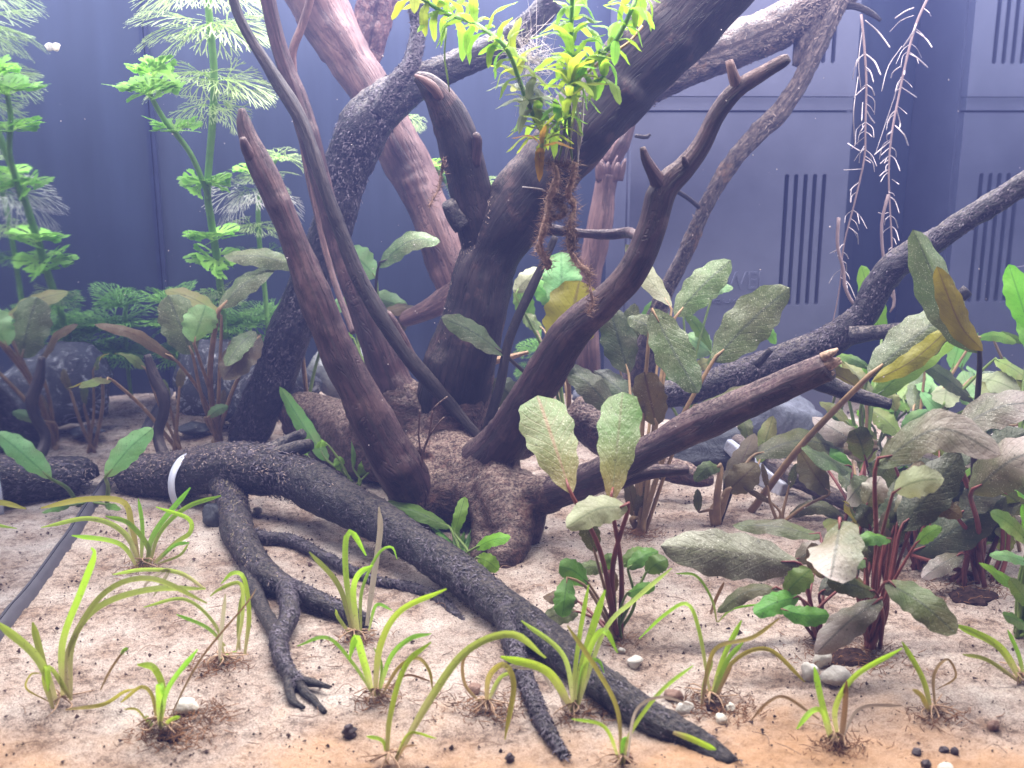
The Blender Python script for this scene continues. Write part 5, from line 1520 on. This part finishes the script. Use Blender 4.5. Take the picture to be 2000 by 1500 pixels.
# ------------------------------------------------------------------ fan-leaved stem plants at the back
def fan_mesh(name, kind, seed):
    rg = np.random.default_rng(seed)
    V, Q, U = [], [], []

    def strip(p, q_, w0, w1, r0, r1):
        d = q_ - p
        d = d / (np.linalg.norm(d) + 1e-9)
        s = np.array([-d[1], d[0]])
        n = len(V)
        for pt, w, r in ((p, w0, r0), (q_, w1, r1)):
            V.append((*(pt - s * w), rg.normal(0, .004))); V.append((*(pt + s * w), rg.normal(0, .004)))
            U.append((0, r)); U.append((1, r))
        Q.append([n, n + 2, n + 3, n + 1])

    if kind in ('young',):
        pet, l0, dep, spread, w = .24, .26, 2, 1.3, .052
        heads = 5
    elif kind == 'soft':
        pet, l0, dep, spread, w = .15, .30, 3, 1.1, .016
        heads = 5
    else:
        pet, l0, dep, spread, w = .25, .27, 3, 1.3, .0125
        heads = 5

    def rec(p, a, l, d, w, r):
        q_ = p + l * np.array([math.cos(a), math.sin(a)])
        last = d == 0
        strip(p, q_, w, w * (1.5 if last and kind == 'young' else .9), r, r + l)
        if last:
            e = q_ + l * .35 * np.array([math.cos(a), math.sin(a)])
            strip(q_, e, w * (1.5 if kind == 'young' else .9), w * .35, r + l, r + l * 1.35)
            return
        for s in (-1, 1):
            rec(q_, a + s * rg.uniform(.16, .34), l * rg.uniform(.70, .85), d - 1, w * .88, r + l)

    strip(np.array([0, 0.]), np.array([pet, 0.]), w * .8, w * .8, 0, pet)
    for k in range(heads):
        a = -spread + 2 * spread * k / (heads - 1)
        rec(np.array([pet, 0.]), a * .9 + rg.normal(0, .05), l0 * rg.uniform(.85, 1.1) * (1 - .12 * abs(a)), dep, w, pet)
    V = np.array(V)
    m_ = np.abs(V[:, 0]).max()
    V[:, :2] /= m_
    x = V[:, 0]
    droop = {'young': .18, 'soft': .35, 'old': .75, 'white': .95}[kind]
    V[:, 2] += .35 * np.clip(x, 0, 1) - droop * x ** 2 - .12 * V[:, 1] ** 2
    U = np.array(U)
    U[:, 1] /= U[:, 1].max()
    return make_mesh(name, V, Q, None, U)


FAN = {k: [fan_mesh("leaf", k, 40 + i * 3 + j) for j in range(3)] for i, k in enumerate(('young', 'soft', 'old', 'white'))}
for k, ms in FAN.items():
    for me in ms:
        me.materials.append(F[k])


def whorl(root, u, v, D, size, n, kind, elev=0.1, axis=None):
    p = atc(u, v, D)
    s = size_at(size * 1.06, p)
    a0 = RNG.uniform(0, 6)
    for k in range(n):
        az = a0 + 2 * math.pi * k / n + RNG.normal(0, .15)
        Mx = Matrix.Rotation(az, 4, 'Z') @ Matrix.Rotation(-elev - RNG.normal(0, .15), 4, 'Y') @ Matrix.Rotation(RNG.normal(0, .35), 4, 'X')
        sc = s * RNG.uniform(.8, 1.12)
        # stay inside the panes
        ex = p[0] + math.cos(az) * sc
        if ex < XL + .004:
            sc *= max(.35, (p[0] - XL - .004) / max(1e-4, abs(math.cos(az) * sc)))
        ey = p[1] + math.sin(az) * sc
        if ey > YB - .004:
            sc *= max(.35, (YB - .004 - p[1]) / max(1e-4, abs(math.sin(az) * sc)))
        o = bpy.data.objects.new("leaf", FAN[kind][RNG.integers(3)])
        COL.objects.link(o)
        o.parent = root
        o.matrix_local = Matrix.Translation(Vector(p) - root.location) @ Mx @ Matrix.Scale(sc, 4)


def fan_stem(root, pts):
    P = np.array([atc(u, v, D, 0.0) for u, v, D, w in pts])
    R = [size_at(w, p) / 2 for (u, v, D, w), p in zip(pts, P)]
    V, q, t, uv = tube(P, R, 9, .004, None)
    return link("stem", make_mesh("stem", V - np.array(root.location), q, t, uv), M['stem_fan'], root)


FP = "fan_leaved_plant"
GF = "fan-leaved stem plants at the back"
t = thing(FP, "tall bright green fan-leaved stem plant at the left, its top leaves pale and drooping", "water plant", wood_base(440, 790, .70), GF)
fan_stem(t, [(445, 770, .70, 13), (436, 640, .69, 14), (428, 540, .675, 15), (412, 430, .655, 15), (405, 370, .645, 14), (414, 250, .635, 15), (418, 150, .625, 15), (411, 60, .62, 15), (402, -40, .615, 14)])
fan_stem(t, [(408, 385, .645, 11), (372, 300, .62, 11), (322, 235, .60, 11), (290, 180, .585, 9)])
for w_ in ((290, 186, .585, 74, 9, 'young', .2), (300, 150, .583, 55, 6, 'young', .5), (345, 257, .61, 60, 8, 'young', .15), (404, 364, .645, 58, 8, 'young', .15), (418, 470, .66, 58, 9, 'young', .1), (424, 505, .67, 60, 9, 'young', -.1), (430, 570, .68, 50, 8, 'old', .1),
           (416, 160, .625, 125, 9, 'old', .15), (418, 205, .63, 95, 6, 'old', -.1), (411, 62, .62, 135, 10, 'old', .2), (405, -10, .617, 130, 8, 'old', .2), (425, 590, .68, 55, 8, 'soft', .1), (440, 640, .69, 60, 8, 'soft', .1)):
    whorl(t, *w_)
t = thing(FP, "fan-leaved plant with whitened drooping fans behind the front left branch", "water plant", wood_base(525, 790, .70), GF)
fan_stem(t, [(530, 770, .70, 10), (520, 600, .70, 10), (505, 450, .69, 10), (510, 370, .69, 10), (545, 300, .69, 8)])
for w_ in ((500, 372, .69, 88, 9, 'white', .1), (515, 350, .69, 60, 7, 'old', .3), (548, 315, .69, 60, 7, 'old', .5), (505, 445, .69, 58, 8, 'old', .1), (512, 500, .69, 50, 8, 'soft', .1), (490, 340, .69, 40, 5, 'young', .3), (522, 620, .7, 55, 9, 'soft', .2)):
    whorl(t, *w_)
t = thing(FP, "bushy low fan-leaved plant with soft green tufts in the rear left corner", "water plant", wood_base(345, 780, .70), GF)
fan_stem(t, [(350, 775, .70, 8), (346, 700, .70, 8), (330, 620, .695, 8), (322, 590, .695, 6)])
for w_ in ((328, 600, .69, 70, 13, 'soft', .5), (345, 640, .695, 85, 15, 'soft', .2), (370, 690, .70, 85, 13, 'soft', .1), (330, 690, .695, 70, 12, 'soft', 0), (400, 650, .70, 70, 12, 'soft', .3)):
    whorl(t, *w_)
t = thing(FP, "soft green fan-leaved tuft low behind the arching branch", "water plant", wood_base(490, 780, .71), GF)
fan_stem(t, [(492, 770, .715, 8), (490, 700, .715, 8), (488, 640, .715, 7)])
for w_ in ((488, 640, .715, 70, 14, 'soft', .4), (495, 680, .715, 75, 12, 'soft', .1)):
    whorl(t, *w_)
t = thing(FP, "fan-leaved plant whose stem slants behind the broken vertical stub of the trunk", "water plant", wood_base(930, 780, .69), GF)
fan_stem(t, [(930, 780, .69, 10), (925, 600, .69, 10), (915, 450, .69, 10), (880, 368, .68, 10), (830, 300, .675, 10), (785, 216, .67, 9)])
for w_ in ((788, 225, .67, 48, 8, 'old', -.2), (848, 325, .675, 62, 8, 'young', -.1), (935, 360, .68, 62, 9, 'old', .2), (945, 400, .68, 60, 9, 'soft', .1), (940, 430, .69, 55, 9, 'soft', .1), (915, 470, .69, 50, 8, 'old', .1)):
    whorl(t, *w_)
t = thing(FP, "dim fan-leaved tuft behind the yellow leaf, low on the rear wall", "water plant", wood_base(1050, 780, .71), GF)
fan_stem(t, [(1050, 780, .71, 8), (1052, 700, .71, 8), (1055, 640, .71, 6)])
for w_ in ((1055, 690, .71, 48, 11, 'soft', .3), (1050, 730, .71, 50, 11, 'soft', .1)):
    whorl(t, *w_)

# ------------------------------------------------------------------ floating plant over the trunk
m = leaf_mat("floating_leaf_green", (0.30, 0.60, 0.08), (0.34, 0.60, 0.08), (0.40, 0.62, 0.10), (0.18, 0.40, 0.04), 0.0, .6)
m2 = leaf_mat("floating_leaf_yellow", (0.40, 0.58, 0.08), (0.46, 0.56, 0.08), (0.46, 0.54, 0.10), (0.26, 0.36, 0.04), 0.05, .6)
m3 = leaf_mat("floating_leaf_brown", (0.40, 0.25, 0.04), (0.4, 0.25, 0.05), (0.28, 0.13, 0.03), (0.2, 0.1, 0.02), 0.1, .45)
m4 = leaf_mat("floating_leaf_faded", (0.28, 0.36, 0.20), (0.3, 0.34, 0.2), (0.34, 0.36, 0.24), (0.18, 0.24, 0.10), 0.2, .5)
FL = {}
for key, mm in (('g', m), ('y', m2), ('b', m3), ('f', m4)):
    FL[key] = []
    for j in range(3):
        dr = (.25, .5, .8)[j]
        me = blade_mesh("leaf", np.array([[0, 0, 0], [.5, 0, .13 - dr * .05], [1, 0, -dr * .45]]), .33 - .03 * j, np.array([0, 0, 1.0]), .05, .3, 'narrow', 6, 12, .6 * (j - 1), j * 2.0)
        me.materials.append(mm)
        FL[key].append(me)
fl = thing("floating_plant", "bright yellow-green leafy floating plant drifting above the trunk with hanging roots", "water plant", at(1110, 150, .46))
FO = np.array(fl.location)


def fl_stem(pts, col_seq, D, n, length, stemw=9):
    P = np.array([at(u, v, D + (0.012 * math.sin(k * 1.7))) for k, (u, v) in enumerate(pts)])
    S = spline(P, n)
    T, Nn, Bb = frames(S)
    r = size_at(stemw, S[0]) / 2
    V, q, t_, uv = tube(P, [r] * len(P), 8, .003)
    link("stem", make_mesh("stem", V - FO, q, t_, uv), M['stem_fan'] if col_seq[-1] != 'b' else M['stalk_green'], fl)
    for i in range(n):
        key = col_seq[min(len(col_seq) - 1, int(i / n * len(col_seq)))]
        k0 = RNG.uniform(0, 6)
        nl = 4
        for k in range(nl):
            a_ = k0 + 2 * math.pi * k / nl + RNG.normal(0, .2)
            d = Nn[i] * math.cos(a_) + Bb[i] * math.sin(a_) - T[i] * RNG.uniform(-.2, .5) + np.array([0, 0, .15])
            X = Vector(d).normalized()
            Yv = Vector((0, 0, 1)).cross(X)
            if Yv.length < .1:
                Yv = Vector((1, 0, 0))
            Yv.normalize()
            Z = X.cross(Yv)
            R3 = Matrix((X, Yv, Z)).transposed().to_4x4()
            sc = size_at(length * RNG.uniform(.7, 1.15), S[i])
            o = bpy.data.objects.new("leaf", FL[key][RNG.integers(3)])
            COL.objects.link(o)
            o.parent = fl
            o.matrix_local = Matrix.Translation(Vector(S[i] - FO)) @ R3 @ Matrix.Scale(sc, 4)


fl_stem([(812, -12), (868, 25), (925, 45), (985, 90), (1012, 150), (1030, 205)], 'ygggyf', .46, 15, 72)
fl_stem([(1118, -20), (1116, 60), (1118, 130), (1112, 190)], 'ggy', .445, 9, 80)
fl_stem([(1112, 150), (1165, 115), (1205, 75), (1235, 15), (1250, -30)], 'ggg', .44, 11, 70)
fl_stem([(1030, 195), (1045, 235), (1062, 265), (1058, 285)], 'fgyyb', .455, 8, 64)
fl_stem([(1110, 190), (1095, 225), (1085, 255)], 'ggy', .45, 5, 62)
fl_stem([(1180, 150), (1150, 165), (1112, 165)], 'gy', .44, 2, 76)


def string(parent, off, pts, D, w, mat, name="root", jitter=0.0):
    P = np.array([at(u, v, D) for u, v in pts])
    V, q, t_, uv = tube(P, [size_at(w, P[0]) / 2] * (len(P) - 1) + [size_at(w * .5, P[0]) / 2], 6, .004)
    return link(name, make_mesh(name, V - off, q, t_, uv), M[mat], parent)


for pts, w, mt in (([(1118, 170), (1120, 230), (1108, 290), (1100, 330)], 7, 'root_white'), ([(1125, 170), (1130, 260), (1128, 340)], 5, 'root_white'), ([(1140, 170), (1136, 260), (1132, 290)], 5, 'root_white'),
                   ([(1112, 180), (1112, 250), (1118, 320)], 8, 'stalk_green'), ([(1108, 190), (1102, 260), (1090, 320)], 6, 'stalk_green'), ([(872, 55), (868, 110), (874, 150), (878, 180)], 4, 'stalk_green'),
                   ([(1255, 50), (1230, 82), (1190, 108), (1155, 135), (1130, 155)], 7, 'stick_tan'), ([(1020, 365), (1060, 370), (1075, 380)], 3, 'root_white')):
    string(fl, FO, pts, .455, w, mt)


def fuzzy(parent, off, pts, D, w, hairs, mat, hl=.004, name="moss"):
    P = np.array([at(u, v, D + RNG.normal(0, .002)) for u, v in pts])
    S = spline(P, 40)
    T, Nn, Bb = frames(S)
    r = size_at(w * .8, P[0]) / 2
    B = Batch()

    def dsp(s, th, rr, PP):
        return (r * .9 * fbm(PP.reshape(-1, 3) * 260 + 5, 3)).reshape(s.shape)
    B.add(*tube(P, [r * .5] + [r] * (len(P) - 2) + [r * .35], 14, .0012, dsp))
    idx = RNG.integers(0, 40, hairs)
    th = RNG.uniform(0, 6.28, hairs)
    d = Nn[idx] * np.cos(th)[:, None] + Bb[idx] * np.sin(th)[:, None] + T[idx] * RNG.normal(0, .5, (hairs, 1))
    p = S[idx] + d * r * RNG.uniform(.4, 1.0, (hairs, 1)) + RNG.normal(0, .0006, (hairs, 3))
    e = p + d * RNG.uniform(.3, 1, (hairs, 1)) * hl + RNG.normal(0, .0007, (hairs, 3))
    sd = np.cross(d, RNG.normal(0, 1, (hairs, 3)))
    sd /= np.linalg.norm(sd, axis=1)[:, None] + 1e-9
    V = np.stack([p - sd * .00016, p + sd * .00016, e], 1).reshape(-1, 3)
    B.add(V, np.zeros((0, 4)), np.arange(hairs * 3).reshape(-1, 3), V[:, :2])
    o = link(name, B.mesh(name, off), M[mat], parent)
    o["kind"] = "stuff"
    return o


M['mulm_tan'] = plain("tan_mulm", (0.30, 0.195, 0.145), 0.95, 0.5, 420, 0.05, 0.001)
for pts, w, h, mt in (([(1078, 318), (1088, 345), (1072, 390), (1068, 420), (1062, 450), (1052, 485), (1072, 515), (1066, 525)], 16, 900, 'mulm_tan'),
                      ([(1122, 318), (1118, 345), (1112, 380), (1122, 410), (1112, 440), (1112, 480), (1125, 510), (1145, 530), (1150, 540)], 15, 1000, 'mulm_tan'),
                      ([(1080, 385), (1100, 400), (1098, 420), (1075, 425), (1066, 440)], 13, 500, 'mulm'), ([(1115, 440), (1120, 470), (1118, 490)], 17, 300, 'mulm'), ([(1066, 318), (1090, 322), (1122, 322)], 7, 300, 'mulm'),
                      ([(1150, 540), (1155, 575), (1158, 595), (1148, 612)], 7, 200, 'mulm_tan')):
    fuzzy(fl, FO, pts, .452, w, h, mt)
B = Batch()
for k in range(130):     # fine white root web beside the stems
    p0 = at(1035 + RNG.normal(0, 16), 120 + RNG.normal(0, 30), .47)
    B.add(*tube([p0, p0 + RNG.normal(0, .004, 3), p0 + RNG.normal(0, .007, 3)], [.00010, .00009, .00006], 3, n=6, cap=False))
o = link("root_web", B.mesh("root_web", FO), M['root_white'], fl)
o["kind"] = "stuff"
t = thing("moss_strand", "brown mulm strand hanging left of the broken vertical stub", "moss strand", at(850, 370, .52))
fuzzy(t, np.array(t.location), [(866, 310), (862, 340), (856, 370), (845, 390), (838, 405)], .52, 8, 300, 'mulm', .003)

# bare hanging roots at the upper right
def hanging(label, main, lets, D, w):
    p0 = at(*main[0], D)
    r = thing("hanging_root", label, "plant root", p0, "bare roots hanging at the upper right")
    off = np.array(r.location)
    P = np.array([at(u, v, D) for u, v in main])
    R = [size_at(w * (1 - .55 * k / (len(main) - 1)), p) / 2 for k, p in enumerate(P)]
    R = [x * .6 for x in R]
    S = spline(P, 40)
    lets = list(lets)
    for k in range(34):
        i_ = RNG.integers(2, 34)
        u_ = np.interp(i_ / 39, np.linspace(0, 1, len(main)), [m_[0] for m_ in main])
        v_ = np.interp(i_ / 39, np.linspace(0, 1, len(main)), [m_[1] for m_ in main])
        sx_ = RNG.choice([-1, 1]); ln_ = RNG.uniform(10, 34)
        lets.append((((u_, v_), (u_ + sx_ * ln_ * .5, v_ + ln_ * .4), (u_ + sx_ * ln_ * RNG.uniform(.5, 1.0), v_ + ln_ * RNG.uniform(.6, 1.6))), RNG.uniform(1.6, 3.2)))
    V, q, t_, uv = tube(P, R, 8, .004)
    link("main_root", make_mesh("main_root", V - off, q, t_, uv), M['root_pink'], r)
    for (a_, b_, c_), ww in lets:
        Pq = np.array([at(*a_, D), at(*b_, D + RNG.normal(0, .006)), at(*c_, D + RNG.normal(0, .012))])
        V, q, t_, uv = tube(Pq, [size_at(ww, Pq[0]) / 2 * .42, size_at(ww, Pq[0]) / 2 * .55, size_at(ww, Pq[0]) / 2 * .48], 7, n=8)
        link("rootlet", make_mesh("rootlet", V - off, q, t_, uv), M['root_white'], r)


lets = [(((1690, 40), (1715, 62), (1738, 92)), 6), (((1690, 105), (1708, 120), (1720, 146)), 6), (((1692, 165), (1702, 172), (1708, 186)), 5), (((1690, 170), (1678, 180), (1668, 190)), 4), (((1692, 215), (1700, 230), (1708, 240)), 5),
        (((1688, 245), (1682, 255), (1679, 260)), 4), (((1690, 257), (1698, 262), (1703, 267)), 4), (((1688, 290), (1680, 295), (1656, 280)), 4), (((1690, 312), (1696, 315), (1700, 318)), 4), (((1685, 200), (1684, 215), (1683, 236)), 4),
        (((1684, 60), (1677, 120), (1682, 180)), 3), (((1676, 150), (1667, 220), (1670, 285)), 4), (((1690, 130), (1700, 140), (1706, 160)), 4), (((1686, 105), (1675, 120), (1672, 130)), 3), (((1683, 330), (1655, 332), (1648, 332)), 3),
        (((1688, 285), (1680, 300), (1678, 318)), 3)]
hanging("thick bare pinkish root with white side rootlets hanging beside the filter box edge", [(1682, 28), (1688, 90), (1692, 160), (1690, 250), (1688, 310), (1668, 400), (1648, 480), (1640, 560), (1625, 640)], lets, .60, 9)
string_t = thing("hanging_root", "thin bare root dangling beside the filter edge down to the black branch", "plant root", at(1640, 425, .6), "bare roots hanging at the upper right")
string(string_t, np.array(string_t.location), [(1638, 425), (1636, 480), (1648, 530), (1650, 560), (1668, 595), (1690, 612)], .58, 7, 'root_pink', "main_root")
lets = [(((1790, 45), (1782, 65), (1764, 92)), 6), (((1790, 62), (1808, 75), (1820, 92)), 5), (((1785, 15), (1768, 22), (1748, 36)), 5), (((1776, 105), (1790, 112), (1812, 132)), 5), (((1770, 110), (1768, 130), (1766, 146)), 5), (((1760, 170), (1775, 180), (1790, 190)), 4),
        (((1750, 215), (1740, 225), (1735, 240)), 5), (((1748, 245), (1765, 262), (1774, 284)), 5), (((1742, 258), (1735, 262), (1732, 266)), 4), (((1740, 275), (1722, 290), (1708, 302)), 4), (((1736, 312), (1730, 316), (1727, 318)), 4), (((1738, 330), (1728, 335), (1718, 344)), 4),
        (((1758, 130), (1745, 140), (1740, 152)), 4), (((1752, 215), (1758, 240), (1757, 250)), 4), (((1742, 350), (1750, 356), (1756, 360)), 3), (((1735, 375), (1744, 378), (1747, 382)), 3), (((1785, 30), (1760, 40), (1738, 62)), 3), (((1760, 150), (1730, 240), (1710, 300)), 2), (((1762, 90), (1735, 130), (1722, 178)), 3), (((1735, 415), (1724, 418), (1716, 415)), 3)]
hanging("bare pinkish root with feathery rootlets hanging left of the filter's reflection", [(1815, -10), (1790, 45), (1772, 110), (1755, 190), (1742, 260), (1736, 330), (1738, 400), (1742, 490), (1735, 560), (1748, 590)], lets, .62, 9)
string_t = thing("hanging_root", "thin bare root dangling behind the black branch near its kink", "plant root", at(1728, 370, .62), "bare roots hanging at the upper right")
string(string_t, np.array(string_t.location), [(1735, 380), (1722, 440), (1728, 520), (1745, 570), (1745, 600), (1738, 610)], .60, 6, 'root_pink', "main_root")

# ------------------------------------------------------------------ small loose matter on the sand
B = Batch()
n_deb = 9000
for k in range(n_deb):
    x = RNG.uniform(XL + .01, XR - .01)
    y = RNG.uniform(.29, .72)
    cl = vnoise(np.array([[x * 26, y * 26, 1.0]]))[0]
    if RNG.uniform() > .45 + .55 * cl:
        continue
    s = abs(RNG.normal(0, .00030)) + .00016 + (.0006 if RNG.uniform() < .02 else 0)
    z = float(sand_h(x, y)[0]) + s * .4 + .0004
    V = np.array([[1, 0, 0], [-.3, .9, 0], [-.6, -.7, 0], [0, 0, .8], [0, 0, -.6]]) * s * RNG.uniform(.6, 1.5, 3)
    a_ = RNG.uniform(0, 6.28)
    V = V @ np.array([[math.cos(a_), math.sin(a_), 0], [-math.sin(a_), math.cos(a_), 0], [0, 0, 1]]) + np.array([x, y, z])
    B.add(V, np.zeros((0, 4)), [[0, 1, 3], [1, 2, 3], [2, 0, 3], [1, 0, 4], [2, 1, 4], [0, 2, 4]], V[:, :2])
o = link("sand_debris", B.mesh("sand_debris", (0, 0, 0), False), plain("dark_debris", (0.06, 0.035, 0.03), .9, .7, 90))
tag(o, kind="stuff")
B = Batch()
for k in range(420):
    x, y = RNG.uniform(XL + .01, XR - .01), RNG.uniform(.29, .62)
    z = float(sand_h(x, y)[0]) + .0009
    a_ = RNG.uniform(0, 6.28)
    l_ = RNG.uniform(.002, .011)
    d = np.array([math.cos(a_), math.sin(a_), 0]) * l_
    sd_ = np.array([-d[1], d[0], 0]) * RNG.normal(0, .3)
    p0 = np.array([x, y, z])
    B.add(*tube([p0 - d / 2, p0 + sd_ + np.array([0, 0, RNG.uniform(0, .0012)]), p0 + d / 2], [.00012, .00016, .00008], 4, n=6))
o = link("root_litter", B.mesh("root_litter"), plain("litter", (0.22, 0.14, 0.095), .8, .7, 90))
tag(o, kind="stuff")
# tufts of brown mulm round the rosettes' feet
B = Batch()
for (u, v, n_, sp) in ((330, 1435, 260, .007), (400, 1400, 120, .006), (955, 1385, 200, .008), (1130, 1400, 90, .006), (1390, 1385, 220, .008), (1640, 1462, 120, .006), (1825, 1402, 110, .006), (740, 1370, 90, .005), (430, 1305, 120, .006), (1210, 1258, 60, .005), (1660, 1285, 260, .012), (1880, 1150, 220, .014), (280, 1112, 110, .006), (700, 1255, 70, .005), (1245, 1045, 130, .005)):
    g = ground_pt(u, v)
    for k in range(n_):
        p0 = g + np.array([RNG.normal(0, sp), RNG.normal(0, sp * .7), 0])
        p0[2] = float(sand_h(p0[0], p0[1])[0]) + RNG.uniform(0, .0015)
        d = RNG.normal(0, .0022, 3)
        d[2] = abs(d[2]) * .6
        B.add(*tube([p0, p0 + d * .6 + RNG.normal(0, .0005, 3), p0 + d], [.00018, .00016, .00008], 3, n=5, cap=False))
o = link("mulm_tufts", B.mesh("mulm_tufts"), plain("mulm_fibre", (0.20, 0.10, 0.05), .95, .6, 150, .1))
tag(o, kind="stuff")
for (u, v, w_, h_, lb) in ((330, 1440, 58, 22, "dark clod of soil at the foot of the small grass plant beside the shell"), (1660, 1290, 110, 34, "dark soil hollow at the red stalks' feet on the right"), (1900, 1168, 110, 30, "dark soil patch under the rear red stalks at the right"), (1395, 1385, 50, 24, "brown root clod under the yellowing grass plant")):
    g = ground_pt(u, v)
    s = size_at(1, g)
    V, q = lump(int(u), 26, 16, .9, 1.0)
    V = V / np.abs(V).max(0) * np.array([w_ / 2 * s, w_ / 2.6 * s, h_ / 2 * s])
    V += fbm(V * 900, 3)[:, None] * .0012
    o = link("soil_clod", make_mesh("soil_clod", V, q, None, V[:, :2]), M['mulm_dark'], None, (g[0], g[1], g[2]))
    tag(o, lb, "soil clod")
r_ = ray(110, 92)
p = CAM + r_ * ((XL + .0016) / r_[0])
V, q = lump(5, 20, 14, .2, .5)
V = V * np.array([.0022, .0016, .002])
o = link("snail", make_mesh("snail", V, q, None, V[:, :2]), M['shell'], None, p)
tag(o, "tiny pale snail on the left glass near the top", "snail")

B = Batch()
for k in range(170):
    p0 = at(RNG.uniform(0, 2000), RNG.uniform(0, 1100), RNG.uniform(.38, .68))
    if p0[2] < .01 or not (XL + .01 < p0[0] < XR - .01):
        continue
    V, q = lump(k, 6, 5, .3, .5)
    V = V * RNG.uniform(.00012, .00035) + p0
    B.add(V, q, np.zeros((0, 3)), V[:, :2])
o = link("suspended_specks", B.mesh("suspended_specks"), M['root_white'])
tag(o, kind="stuff")

# ------------------------------------------------------------------ the hazy water
V, q, _, uv = box_geo(-0.9, 1.1, -0.35, 1.15, -1.06, 0.38)
hz = link("haze", make_mesh("haze", V, q, None, None, False))
m = bpy.data.materials.new("hazy_water")
m.use_nodes = True
nt = m.node_tree
nt.nodes.remove(nt.nodes["Principled BSDF"])
pv = N(nt, "ShaderNodeVolumePrincipled", i_Density=0.18)
pv.inputs["Color"].default_value = (0.31, 0.37, 1.0, 1)
pv.inputs["Anisotropy"].default_value = 0.0
nt.links.new(pv.outputs[0], nt.nodes["Material Output"].inputs["Volume"])
hz.data.materials.append(m)
tag(hz, kind="stuff")
